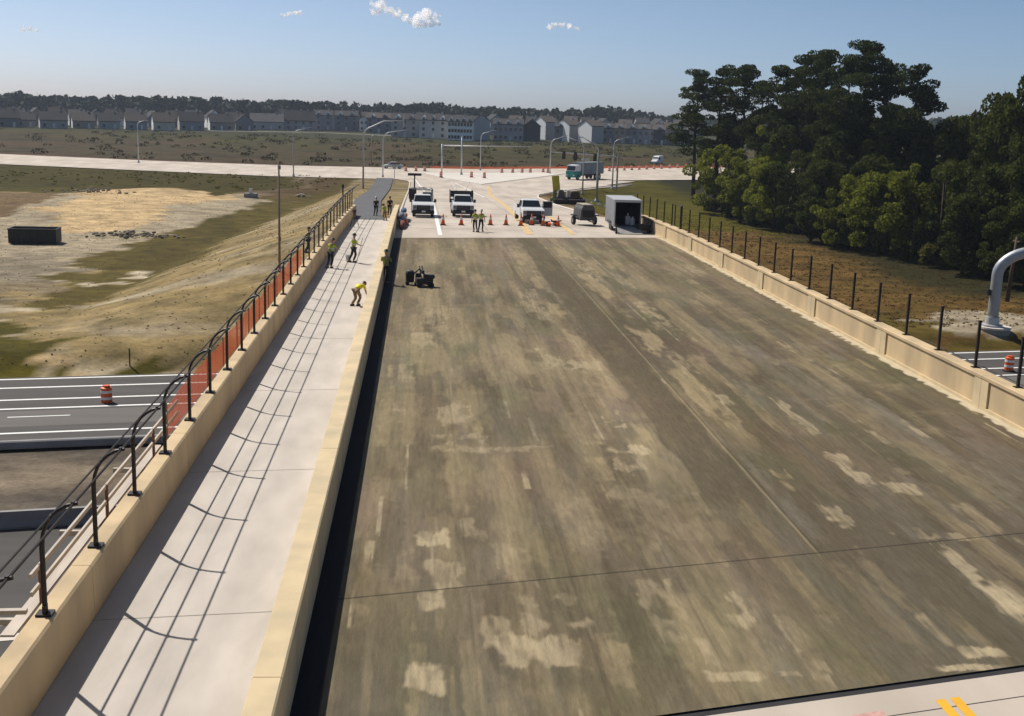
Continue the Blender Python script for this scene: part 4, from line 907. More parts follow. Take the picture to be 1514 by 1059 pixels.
# spoil heaps, inlet and stones in the left field
def heap(px_, py_, w, h, n, m, lab, seed, cat='rubble heap'):
    rs = np.random.RandomState(seed); q = P(px_, py_); b = bmesh.new()
    for k in range(n):
        x, y = rs.normal(size=2)*A([w*.33, w*.16]); z = h*max(0, 1-abs(x)/w*1.4)*rs.rand(); r_ = rs.uniform(.12, .38)*(h+.3)
        g_ = bmesh.ops.create_icosphere(b, subdivisions=1, radius=r_, matrix=Matrix.Translation((x, y, z+r_*.2)) @ Matrix.Rotation(rs.rand()*6, 4, 'Z') @ Matrix.Diagonal((1.3, 1, .6, 1)))
        for v in g_['verts']: v.co += Vector(rs.normal(size=3))*r_*.12
    me = bpy.data.meshes.new('rubble_heap'); b.to_mesh(me); b.free(); me.materials.append(m); o = bpy.data.objects.new('rubble_heap', me); COL.objects.link(o); o.location = q; tag(o, lab, cat); o['kind'] = 'stuff'; return o
rubg = mat('grey_rubble', (.2, .175, .13), 1, .35, 2, bump=.5); rubp = mat('pale_rubble', (.42, .38, .31), 1, .2, 2, bump=.5)
heap(198, 349, 7, .55, 90, rubg, 'grey rubble heap on the sand just above the olive grass', 1); heap(150, 284, 13, .5, 90, rubg, 'dark broken spoil lying along the top edge of the sand', 2)
heap(445, 291, 2.2, .4, 26, rubp, 'small pile of white stones on the slope near the utility pole', 3)
q = P(371, 292); t = empty('drain_inlet', q, 0, 'concrete drain inlet with an upright marker beyond the olive grass', 'drain inlet'); b = MB(); b.box((0, 0, .3), (2.0, 1.4, .7)); b.build('box', conc_g, t, bevel=.05); b = MB(); b.box((0, -.1, 1.0), (.5, .3, .8)); b.build('marker', whh if 'hat_white' in MATS else mat('hat_white', (.7, .7, .68), .4), t)
q = P(541, 0+545) if False else P(192, 541); t = empty('marker_stake', q, 0, 'small dark stake in the grass at the far edge of the highway', 'stake'); b = MB(); b.cyl((0, 0, -.2), (0, 0, 1.1), .05, 6); b.build('post', dkpole, t)
# ------------------------------------------------------------------ people
skin = mat('skin', (.42, .24, .16), .6, .05)
def skinned(name, verts, edges, m, parent=None, sub=1, root=0):
    me = bpy.data.meshes.new(name); me.from_pydata([v[:3] for v in verts], edges, []); o = bpy.data.objects.new(name, me); COL.objects.link(o)
    s = o.modifiers.new('skin', 'SKIN'); s.use_smooth_shade = True
    for i, v in enumerate(verts):
        r = v[3]; sv = me.skin_vertices[0].data[i]; sv.radius = r if isinstance(r, tuple) else (r, r); sv.use_root = i == root
    u = o.modifiers.new('sub', 'SUBSURF'); u.levels = u.render_levels = sub
    dg = bpy.context.evaluated_depsgraph_get(); ev = o.evaluated_get(dg); m2 = bpy.data.meshes.new_from_object(ev); m2.name = name
    o.modifiers.clear(); o.data = m2; bpy.data.meshes.remove(me); m2.materials.clear(); m2.materials.append(m)
    for p in m2.polygons: p.use_smooth = True
    if parent: o.parent = parent
    return o
def person(q, rz, lab, shirt, trousers, hat=None, bend=0, turn=0, arms=((.1, .15), (.1, .15)), legs=(.08, -.08), H=1.76, group='construction workers', vest=None, crouch=0, hair=(.04, .03, .02)):
    """local: faces -Y; bend = trunk pitch forward, arms = (forward swing, elbow bend) each"""
    t = empty('person', q, rz, lab, 'person', group)
    s = H/1.76; hipz = .92-.42*crouch
    V = Vector
    pel = V((0, .12*crouch if crouch else 0, hipz))
    def tr(v):     # trunk point, bent about the pelvis
        v = V(v); c, n = math.cos(bend), math.sin(bend); return pel+V((v.x, v.y*c-v.z*n, v.z*c+v.y*n))
    chest = tr((0, 0, .32)); neck = tr((0, -.01, .53)); headb = tr((0, -.03, .60)); head = tr((0, -.035, .70)); ht = tr((0, -.03, .80))
    verts = [(*pel, (.15, .1)), (*tr((0, 0, .15)), (.13, .095)), (*chest, (.165, .11)), (*tr((0, 0, .46)), (.12, .085)), (*neck, .052), (*headb, (.065, .075)), (*head, (.078, .1)), (*ht, (.055, .07))]
    ed = [(i, i+1) for i in range(7)]
    J = {}
    for k, sx in enumerate((-1, 1)):
        sw, eb = arms[k]
        sh = tr((sx*.185, 0, .44)); a = sw+0; up = V((sx*.06, -math.sin(a)*.28, -math.cos(a)*.28)); el = sh+up
        a2 = a+eb; fa = V((-sx*.03*eb, -math.sin(a2)*.25, -math.cos(a2)*.25)); wr = el+fa; d = fa.normalized()
        i0 = len(verts); verts += [(*sh, .058), (*el, .042), (*wr, .028), (*(wr+d*.05), (.036, .022)), (*(wr+d*.09), (.036, .018))]
        ed += [(3, i0), (i0, i0+1), (i0+1, i0+2), (i0+2, i0+3), (i0+3, i0+4)]
        sd = V((0, 1, 0)).cross(d); sd = (sd if sd.length > .1 else V((1, 0, 0))).normalized()
        f2 = d.cross(sd).normalized()
        for f, l in ((-.028, .065), (-.01, .08), (.01, .075), (.028, .06)):
            j = len(verts); p0 = wr+d*.09+sd*f; p1 = p0+d*l*.6+f2*.01*sx; verts += [(*p1, .009), (*(p1+d*l*.4+f2*.02*sx), .008)]; ed += [(i0+4, j), (j, j+1)]
        j = len(verts); p1 = wr+d*.07+sd*.045; verts += [(*p1, .011), (*(p1+d*.035+sd*.01), .009)]; ed += [(i0+3, j), (j, j+1)]
        J['arm%d' % k] = (sh, el, wr)
    for k, sx in enumerate((-1, 1)):
        lg = legs[k]; hp = pel+V((sx*.095, 0, -.05)); kn = hp+V((sx*.01, -math.sin(lg+crouch*1.3)*.42, -math.cos(lg+crouch*1.3)*.42)); 
        rem = kn.z-.08; back = math.sqrt(max(0, .43**2-rem**2)) if rem < .43 else 0
        an = V((kn.x+sx*.01, kn.y+back+(-lg*.1), .08)); toe = V((an.x+sx*.02, an.y-.17, .04))
        i0 = len(verts); verts += [(*hp, .085), (*kn, .058), (*an, .04), (*toe, (.045, .03))]; ed += [(0, i0), (i0, i0+1), (i0+1, i0+2), (i0+2, i0+3)]; J['leg%d' % k] = (hp, kn, an, toe)
    sc = lambda vs: [(v[0]*s, v[1]*s, v[2]*s, (tuple(x*s for x in v[3]) if isinstance(v[3], tuple) else v[3]*s)) for v in vs]
    body = skinned('body', sc(verts), ed, skin, t)
    # face
    fd = (tr((0, -1, .7))-tr((0, 0, .7))).normalized(); ux = V((1, 0, 0)); uu = (ht-head).normalized()
    b = MB(); b.box(s*(head+fd*.108-uu*.005), (.022*s, .03*s, .04*s), rx=-bend); b.build('nose', skin, body)
    b = MB(); b.box(s*(head+fd*.100-uu*.045), (.045*s, .012*s, .012*s), rx=-bend); b.build('mouth', mat('lips', (.3, .12, .1)), body)
    for sx in (-1, 1):
        b = MB(); b.lathe([(.004, -.008), (.011, 0), (.004, .008)], 8, c=s*(head+fd*.098+ux*sx*.03+uu*.015)); b.build('eye', dkgrille, body)
        b = MB(); b.box(s*(head+ux*sx*.083), (.02*s, .04*s, .055*s), rx=-bend); b.build('ear', skin, body, bevel=.005)
    # clothes
    tv = [(*pel, (.165, .115)), (*tr((0, 0, .15)), (.15, .115)), (*chest, (.185, .13)), (*tr((0, 0, .45)), (.135, .1))]; te = [(0, 1), (1, 2), (2, 3)]
    for k in range(2):
        sh, el, wr = J['arm%d' % k]; i0 = len(tv); tv += [(*sh, .07), (*(sh.lerp(el, .85)), .06)]; te += [(3, i0), (i0, i0+1)]
    skinned('shirt', sc(tv), te, shirt, t)
    lv = [(*(pel+V((0, 0, .03))), (.16, .115))]; le = []
    for k in range(2):
        hp, kn, an, toe = J['leg%d' % k]; i0 = len(lv); lv += [(*hp, .1), (*kn, .075), (*(kn.lerp(an, .9)), .062)]; le += [(0, i0), (i0, i0+1), (i0+1, i0+2)]
        b = MB(); m_ = (an+toe)/2; b.box(s*V((m_.x, m_.y-.0, .05)), (.11*s, .3*s, .1*s), taper=(.8, .8)); b.build('boot', bk, t, bevel=.02)
    skinned('trousers', sc(lv), le, trousers, t)
    if hat:
        b = MB(); b.lathe([(.15, -.0), (.15, .015), (.118, .02), (.112, .07), (.08, .12), (.03, .14)], 18); o = b.build('hard_hat', hat, t, smooth=True)
    else:
        b = MB(); b.lathe([(.1, -.04), (.108, 0), (.1, .06), (.06, .1), (.02, .11)], 16); o = b.build('hair', mat('hair', hair, .8), t, smooth=True)
    o.location = s*(head+uu*.035+fd*.005); o.rotation_euler = (-0+bend, 0, 0); o.scale = (.92*s, 1.05*s, 1*s)
    if vest: 
        b = MB(); b.lathe([(.2, -.03), (.2, .03)], 20); o = b.build('reflective_band', vest, t); o.location = s*tr((0, 0, .2)); o.scale = (.98*s, .7*s, s); o.rotation_euler = (bend, 0, 0)
    return t
hv = mat('hi_vis_yellow', (.42, .50, .03), .7, .12, 6); hvb = mat('hi_vis_bright', (.80, .72, .02), .7, .1, 6); hvd = mat('hi_vis_olive', (.22, .26, .05), .8, .12, 6)
tb = mat('trousers_black', (.03, .03, .035), .9, .2, 8); tn = mat('trousers_tan', (.22, .14, .07), .9, .2, 8); blkc = mat('clothes_black', (.02, .02, .025), .9); nv = mat('trousers_navy', (.03, .035, .07), .9)
whh = mat('hat_white', (.7, .7, .68), .4); drk_h = mat('hat_dark', (.05, .04, .035), .5); band = mat('silver_band', (.6, .6, .58), .4)
person(P(489, 396), R(150), 'worker in a yellow-green vest beside the left parapet of the sidewalk, looking down', hv, tb, drk_h, bend=.25, arms=((.5, .9), (.2, .5)), vest=band)
w2 = person(P(523, 388), R(120), 'worker in yellow vest walking in the middle of the sidewalk, standing upright', hv, tb, drk_h, arms=((.5, .8), (.1, .3)), legs=(.2, -.2), vest=band)
person(P(527, 452), R(150), 'worker in a bright yellow shirt and tan trousers bending right over on the sidewalk', hvb, tn, None, bend=1.25, crouch=.34, arms=((.15, .35), (.3, .5)), legs=(.12, -.08), H=1.8)
person(P(570, 420), R(175), 'worker in a dull green shirt on the shaded road side of the divider barrier', hvd, tb, drk_h, bend=.12, arms=((.7, .9), (.7, .9)), H=1.86)
person(P(702, 343), R(-20), 'left one of the two workers in yellow vests standing together before the trucks', hv, tb, drk_h, arms=((.1, .4), (.3, .9)), vest=band)
person(P(711, 342.5), R(160), 'right one of the two workers standing together, arm raised in yellow vest', hv, tb, whh, arms=((.2, .3), (.8, 1.0)), legs=(.3, -.3), vest=band)
person(P(556, 319), R(160), 'worker all in black with a white hard hat at the end of the sidewalk', blkc, blkc, whh)
person(P(569, 326), R(200), 'worker in a yellow vest crouching over by the end of the divider barrier', hv, tn, drk_h, bend=.7, crouch=.35, arms=((.8, .5), (.6, .6)))
person(Vector((-2.9, 113.5, float(zr(113.5)))), R(170), 'person in black clothes standing just beyond the end of the divider barrier', blkc, blkc, None)
person(Vector((-7.6, 82, -.55)), R(90), 'worker in a green vest seen through the railing outside the left parapet', hvd, nv, drk_h, arms=((.4, .8), (.2, .4)))
q = P(523, 388); o = MB().cyl((0, 0, 0), (.35, .1, 1.5), .02, 6).build('broom_pole', wood, loc=q+Vector((.18, .05, .0))); tag(o, 'pale pole held by the worker walking on the sidewalk', 'pole')
q = P(515, 387); t = empty('bucket', q, 0, 'pale bucket on the sidewalk left of the walking worker', 'bucket'); b = MB(); b.lathe([(.14, 0), (.18, .38), (.185, .4), (.16, .4), (.13, .05)], 16); b.build('tub', whh, t); b = MB(); b.tube([(.17*math.cos(a), 0, .4+.16*math.sin(a)) for a in [k*math.pi/8 for k in range(9)]], .008, 5); b.build('handle', bk, t)

# ------------------------------------------------------------------ foliage
def leaf_mat(name, c, c2, tr=.0):
    m = bpy.data.materials.new(name); m.use_nodes = True; N = m.node_tree.nodes; L = m.node_tree.links; b = N['Principled BSDF']
    b.inputs['Roughness'].default_value = .7; b.inputs['Specular IOR Level'].default_value = .06
    gi = N.new('ShaderNodeNewGeometry'); oi = N.new('ShaderNodeObjectInfo'); cr = N.new('ShaderNodeValToRGB')
    tc = N.new('ShaderNodeTexCoord'); nz = N.new('ShaderNodeTexNoise'); nz.inputs['Scale'].default_value = .35; L.new(tc.outputs['Object'], nz.inputs[0])
    ad = N.new('ShaderNodeMath'); ad.operation = 'MULTIPLY_ADD'; ad.inputs[1].default_value = .45; L.new(gi.outputs['Random Per Island'], ad.inputs[0]); L.new(nz.outputs[0], ad.inputs[2])
    a2 = N.new('ShaderNodeMath'); a2.operation = 'MULTIPLY_ADD'; a2.inputs[1].default_value = .25; L.new(oi.outputs['Random'], a2.inputs[0]); L.new(ad.outputs[0], a2.inputs[2])
    cr.color_ramp.elements[0].position = .4; cr.color_ramp.elements[1].position = 1.1
    cr.color_ramp.elements[0].color = (*c, 1); cr.color_ramp.elements[1].color = (*c2, 1); L.new(a2.outputs[0], cr.inputs[0]); L.new(cr.outputs[0], b.inputs['Base Color'])
    if tr:
        ts = N.new('ShaderNodeBsdfTranslucent'); L.new(cr.outputs[0], ts.inputs[0]); mx = N.new('ShaderNodeMixShader'); mx.inputs[0].default_value = tr
        L.new(b.outputs[0], mx.inputs[1]); L.new(ts.outputs[0], mx.inputs[2]); L.new(mx.outputs[0], N['Material Output'].inputs[0])
    return m
def leaves(centers, radii, n, size, rs, flat=.7, shell=.55):
    """leaf quads scattered in ellipsoid clumps -> (verts, faces) arrays"""
    allv = []
    for c, r, k in zip(centers, radii, n):
        d = rs.normal(size=(k, 3)); d /= np.linalg.norm(d, axis=1)[:, None]; rad = rs.rand(k)**(1/3.)*(1-shell)+shell*rs.uniform(.8, 1.1, k)
        p = A(c)+d*rad[:, None]*A(r)
        u = rs.normal(size=(k, 3)); u /= np.linalg.norm(u, axis=1)[:, None]; w = np.cross(u, rs.normal(size=(k, 3))); w /= np.linalg.norm(w, axis=1)[:, None]+1e-9
        s = size*rs.uniform(.6, 1.35, k)[:, None]; allv.append(np.stack([p-u*s-w*s*flat, p+u*s-w*s*flat, p+u*s*.8+w*s*flat, p-u*s*.8+w*s*flat], 1))
    v = np.concatenate(allv); return v.reshape(-1, 3)
def quads_obj(name, v, m, parent=None, loc=None):
    k = len(v)//4; me = bpy.data.meshes.new(name); me.vertices.add(k*4); me.vertices.foreach_set('co', v.astype(np.float32).ravel())
    me.loops.add(k*4); me.loops.foreach_set('vertex_index', np.arange(k*4, dtype=np.int32)); me.polygons.add(k); me.polygons.foreach_set('loop_start', np.arange(0, k*4, 4, dtype=np.int32)); me.update()
    me.materials.append(m); o = bpy.data.objects.new(name, me); COL.objects.link(o)
    if parent: o.parent = parent
    if loc is not None: o.location = loc
    return o
bark = mat('bark', (.07, .05, .035), .95, .3, 3, stretch=(1, 1, .2), bump=.3)
pine_l = leaf_mat('pine_needles', (.012, .019, .006), (.062, .08, .021), .28); dec_l = leaf_mat('oak_leaves', (.03, .042, .007), (.23, .25, .03), .4); dark_l = leaf_mat('shaded_leaves', (.014, .021, .006), (.09, .105, .018), .3)
bush_l = leaf_mat('bush_leaves', (.035, .038, .007), (.13, .125, .022), .3)
def pine(H, rw, seed, z0=.42):
    rs = np.random.RandomState(seed); C, Rr, Nn = [], [], []; b = MB()
    top = Vector((rs.uniform(-.6, .6), rs.uniform(-.6, .6), H*.97)); mid = Vector((rs.uniform(-.4, .4), rs.uniform(-.4, .4), H*.55))
    b.tube([(0, 0, -1), mid, top], [.38, .24, .07], 8)
    k = int(12+H*.42)
    for i in range(k):
        u = z0+(1-z0)*(i/(k-1))**.8; z = H*u; a = rs.uniform(0, 6.28); w = rw*(math.sin(min(1, (1-u)/(1-z0)*1.25+.16)*math.pi*.62))*rs.uniform(.45, 1.0)
        base = mid.lerp(top, max(0, (u-.5)/.5)) if u > .5 else mid*(u/.55)
        p = Vector((base.x+w*math.cos(a), base.y+w*math.sin(a), z+w*.12)); b.tube([Vector((base.x, base.y, z-w*.25)), p], [.1, .03], 5)
        for j in range(rs.randint(2, 4)):
            o_ = rs.normal(size=3)*A([w*.22+.4, w*.22+.4, .5]); C.append((p.x*.85+o_[0], p.y*.85+o_[1], p.z+o_[2])); r_ = rs.uniform(.6, 1.45); Rr.append((r_*1.3, r_*1.3, r_*.55)); Nn.append(int(250*r_**1.7))
    C.append((top.x, top.y, H)); Rr.append((1.2, 1.2, .6)); Nn.append(260)
    return b, leaves(C, Rr, Nn, .115, rs)
def broad(H, rw, seed, z0=.12, ls=.135, dens=2.3):
    rs = np.random.RandomState(seed); C, Rr, Nn = [], [], []; b = MB()
    b.tube([(0, 0, -1), (rs.uniform(-.3, .3), 0, H*.4), (0, rs.uniform(-.4, .4), H*.8)], [.33, .22, .08], 8)
    k = int(30+H*2.2); lob = [(rs.uniform(0, 6.28), rs.uniform(.75, 1.3)) for _ in range(5)]
    for i in range(k):
        u = rs.uniform(z0, .95); w = rw*math.sqrt(max(.05, 1-((u-.48)/.55)**2))*rs.uniform(.35, 1); la, lw_ = lob[i % 5]; a = la+rs.normal()*.55; w *= lw_*(1.15-.35*((i*7) % 5)/4); z = H*u*(.88+.16*lw_*.8)
        C.append((w*math.cos(a), w*math.sin(a), z+rs.uniform(-.5, .5))); r_ = rs.uniform(.35, 1.45)*(.7+rw*.08); Rr.append((r_, r_, r_*.8)); Nn.append(int(95*r_**1.7*dens))
        if i % 3 == 0: b.tube([(0, 0, z*.6), (w*.8*math.cos(a), w*.8*math.sin(a), z)], [.09, .03], 5)
    return b, leaves(C, Rr, Nn, ls, rs)
PROT = {}
def tree(kind, proto, q, H, w, lab, cat='tree', grp='trees at the edge of the field', rot=0):
    """proto = (builder, baseH, basew, seed, leaf material); copies share the mesh"""
    if proto[0:4] not in PROT:
        b, v = proto[0](proto[1], proto[2], proto[3]); t = empty(kind, q, 0, lab, cat, grp)
        tr_ = b.build('trunk', bark, t, smooth=True); cr_ = quads_obj('crown', v, proto[4], t); PROT[proto[0:4]] = (tr_.data, cr_.data)
    else:
        t = empty(kind, q, 0, lab, cat, grp)
        for nm, me in zip(('trunk', 'crown'), PROT[proto[0:4]]):
            o = bpy.data.objects.new(nm, me); COL.objects.link(o); o.parent = t
            if nm == 'crown' and proto[4] != me.materials[0]: o.data = me.copy(); o.data.materials[0] = proto[4]
    t.scale = (w/proto[2], w/proto[2], H/proto[1]); t.rotation_euler.z = rot; return t
PN = [(pine, 22, 4.2, s, pine_l) for s in (1, 2, 3, 4)]; UM = (pine, 21, 3.6, 9, pine_l)
BD = [(broad, 11, 4.6, s, dec_l) for s in (11, 12, 13)]; BK = [(broad, 13, 5.2, s, dark_l) for s in (14, 15, 16)]
def put(kind, proto, cx, ytop, D, w, lab, **k):
    top = ony(cx, ytop, D); g0 = float(terrain(top.x, D)); return tree(kind, proto, Vector((top.x, D, g0)), top.z-g0, w, lab, rot=random.uniform(0, 6), **k)
pines = [(1036, 112, 205, 4.2, 'tall dark pine at the left end of the wood, leaning over the road'), (1068, 106, 196, 4.0, 'tall pine, second from the left end of the wood'), (1104, 104, 190, 4.0, 'tall pine with a round top, third from the left end of the wood'), (1132, 128, 184, 3.4, 'lower pine in the notch of the skyline'),
         (1162, 108, 178, 4.0, 'pine just right of the notch in the skyline'), (1190, 88, 172, 3.6, 'pine with a ragged pointed top left of the highest crown'), (1222, 84, 168, 3.4, 'narrow pine beside the highest crown on its left'), (1255, 92, 162, 3.6, 'pine directly left of the highest crown'), (1288, 74, 160, 4.8, 'highest pine of the wood with a broad flat crown'), (1318, 100, 156, 3.4, 'pine right under the edge of the highest crown'), (1362, 110, 152, 3.4, 'pine with an umbrella crown standing out at the gap in the wood')]
for i, (cx, yt, D, w, lab) in enumerate(pines): put('pine_tree', PN[i % 4] if i != 10 else UM, cx, yt, D, w, lab, grp='tall pines of the wood')
broads = [(1075, 222, 188, 4.6, 0), (1120, 205, 184, 4.8, 0), (1160, 196, 176, 4.6, 0), (1100, 240, 176, 3.6, 0), (1150, 245, 168, 3.8, 0), (1185, 225, 164, 4.2, 1), (1210, 175, 172, 5.0, 1), (1235, 205, 158, 5.0, 1), (1265, 165, 165, 5.5, 1), (1275, 262, 142, 3.8, 0), (1310, 190, 156, 5.5, 1), (1320, 250, 138, 3.6, 0), (1345, 178, 160, 5.5, 1), (1362, 262, 132, 3.8, 0),
          (1388, 182, 150, 4.8, 1), (1415, 178, 155, 4.6, 1), (1400, 235, 130, 4.5, 1), (1443, 176, 145, 4.2, 1), (1478, 146, 140, 4.6, 1), (1505, 128, 135, 5.0, 1), (1545, 118, 132, 5.5, 1), (1455, 250, 124, 4.2, 1), (1500, 235, 120, 4.5, 1), (1540, 230, 118, 4.5, 1), (1435, 290, 122, 3.4, 1), (1490, 300, 114, 3.2, 1), (1530, 300, 112, 3.4, 1), (1240, 285, 146, 2.6, 0), (1205, 280, 152, 3.2, 1), (1580, 150, 130, 6, 1), (1225, 240, 150, 3.8, 1), (1290, 225, 145, 4.2, 1),
          (1140, 160, 200, 5, 1), (1200, 150, 195, 5.5, 1), (1330, 160, 180, 6, 1), (1065, 190, 210, 4, 1), (1410, 196, 175, 6, 1)]
posw = {0: 'light green leafy tree', 1: 'dark leafy tree'}
rows_ = sorted(range(len(broads)), key=lambda i: broads[i][0]); rk = {i: n for n, i in enumerate(rows_)}
for i, (cx, yt, D, w, k) in enumerate(broads):
    ht_ = 'low' if yt > 240 else ('middling' if yt > 190 else 'tall')
    n_ = sum(1 for j in rows_[:rk[i]] if broads[j][4] == k and ('low' if broads[j][1] > 240 else ('middling' if broads[j][1] > 190 else 'tall')) == ht_)
    put('leafy_tree', (BD if k == 0 else BK)[i % 3], cx, yt, D, w, '%s %s of the wood, %s of its kind from the left' % (ht_, posw[k], ordn(n_)), grp='leafy trees of the wood')
bp = (broad, 3.2, 2.0, 31, bush_l)
shr = [(1190, 345, 1.8), (1225, 352, 1.6), (1260, 362, 1.5), (1300, 372, 1.8), (1345, 385, 1.6), (1395, 395, 2.0), (1440, 405, 1.8), (1480, 412, 1.7), (1085, 322, 1.8), (1055, 312, 1.5), (1120, 330, 1.4), (1150, 337, 1.5)]
for i, (px_, py_, w) in enumerate(shr):
    n_ = sum(1 for s_ in shr if s_[0] < px_); tree('bush', bp, P(px_, py_), w*1.25, w, 'low bush at the foot of the wood on the field edge, %s from the left' % ordn(n_), 'bush', 'bushes at the field edge', rot=i)
# scrub in the fields: nobody could count it
def scrub(name, n, xr_, yf, size, m, seed, hr=(.3, .9)):
    rs = np.random.RandomState(seed); C, Rr, Nn = [], [], []
    pts = []
    while len(pts) < n:
        x = rs.uniform(*xr_); y = yf(x, rs)
        if y is None: continue
        pts.append((x, y, rs.uniform(*hr)*(1+rs.rand()**4)))
    pts = A(pts); tz = terrain(pts[:, 0], pts[:, 1])
    for (x, y, r_), z_ in zip(pts, tz):
        C.append((x, y, z_+r_*.25)); Rr.append((r_*1.5, r_*1.5, r_*.6)); Nn.append(int(14+22*r_) if r_ > .12 else 7)
    o = quads_obj(name, leaves(C, Rr, Nn, size, rs), m); tag(o, None, None, None, 'stuff'); o['label'] = 'rough scrub scattered over the ground'; o['category'] = 'scrub'; return o
scr = leaf_mat('scrub_leaves', (.03, .028, .01), (.075, .062, .024), .2)
o = scrub('scrub', 420, (-130, 150), lambda x, r: float(far_edge(x))+6+240*r.rand(), .2, scr, 5, (.5, 1.1)); o['label'] = 'olive and brown scrub over the field beyond the crossing road'
o = scrub('scrub', 260, (21, 58), lambda x, r: 100+r.rand()*70 if x < 60-(1-r.rand())*4 else None, .07, leaf_mat('dry_grass', (.08, .055, .02), (.15, .10, .04), .4), 6, (.05, .16)); o['label'] = 'dry brown tufts over the field right of the bridge'
o = scrub('scrub', 160, (-75, -14), lambda x, r: 205+30*r.rand(), .1, bush_l, 8, (.08, .3)); o['label'] = 'green weeds on the strip below the crossing road'
o = scrub('weeds', 90, (-60, -8), lambda x, r: 49.3+SK*x+r.rand()*.9, .08, bush_l, 9, (.12, .3)); o['label'] = 'weeds along the highway median by the barrier'
sg = leaf_mat('straw_tufts', (.13, .10, .045), (.34, .27, .14), .4)
o = scrub('dry_grass', 2600, (-62, -7.5), lambda x, r: 76.8+SK*x+r.rand()**1.3*120 if True else None, .04, sg, 21, (.015, .06)); o['label'] = 'fine dry grass tufts over the straw slope and bare ground left of the bridge'
o = scrub('dry_grass', 5200, (20.5, 62), lambda x, r: 82+SK*x*.9+r.rand()**1.2*95, .05, leaf_mat('brown_tufts', (.05, .032, .012), (.17, .11, .045), .4), 22, (.02, .1)); o['label'] = 'fine brown grass tufts over the field right of the bridge'
# far wood along the horizon, one mass
prof_t = [(-300, 134), (0, 139), (30, 137), (60, 142), (150, 144), (230, 144), (350, 147), (430, 150), (520, 153), (560, 155), (640, 155), (645, 152), (655, 157), (700, 158), (760, 160), (800, 162), (860, 162), (880, 158), (905, 158), (925, 162), (980, 170), (1010, 175), (1100, 178), (1300, 176), (1400, 172), (1430, 172), (1600, 176), (1800, 185)]
rs = np.random.RandomState(77); C, Rr, Nn = [], [], []
for px_ in np.arange(-300, 1800, 3.2):
    yt = np.interp(px_, [p[0] for p in prof_t], [p[1] for p in prof_t]); D = 860+rs.uniform(-25, 60); top = ony(px_, yt, D)
    r_ = rs.uniform(4, 8); hgt = top.z+4.3+rs.uniform(-2.5, 1.4)
    z = hgt-r_*.8-4.3
    while z > -6: C.append((top.x+rs.uniform(-3, 3), D+rs.uniform(-3, 3), z)); Rr.append((r_, r_, r_*.75)); Nn.append(34); z -= r_*1.0
fw = quads_obj('far_woodland', leaves(C, Rr, Nn, 1.5, rs), leaf_mat('far_leaves', (.012, .022, .012), (.035, .048, .022), .1)); tag(fw, 'dark wood running along the whole horizon behind the houses', 'woodland', None, 'stuff')
b = MB(); prev = None
for px_ in np.arange(-300, 1801, 30):
    p_ = ony(px_, np.interp(px_, [p[0] for p in prof_t], [p[1] for p in prof_t])+7, 885); cur = [b.b.verts.new((p_.x, 885+dy, z)) for dy, z in ((-14, -8), (-10, p_.z*.6), (0, p_.z), (12, -8))]
    if prev:
        for j in range(3): b.b.faces.new((prev[j], cur[j], cur[j+1], prev[j+1]))
    prev = cur
o = b.build('far_woodland_interior', mat('wood_interior', (.015, .022, .012), 1, .3, .05)); tag(o, 'dense dark inside of the horizon wood', 'woodland', None, 'stuff')

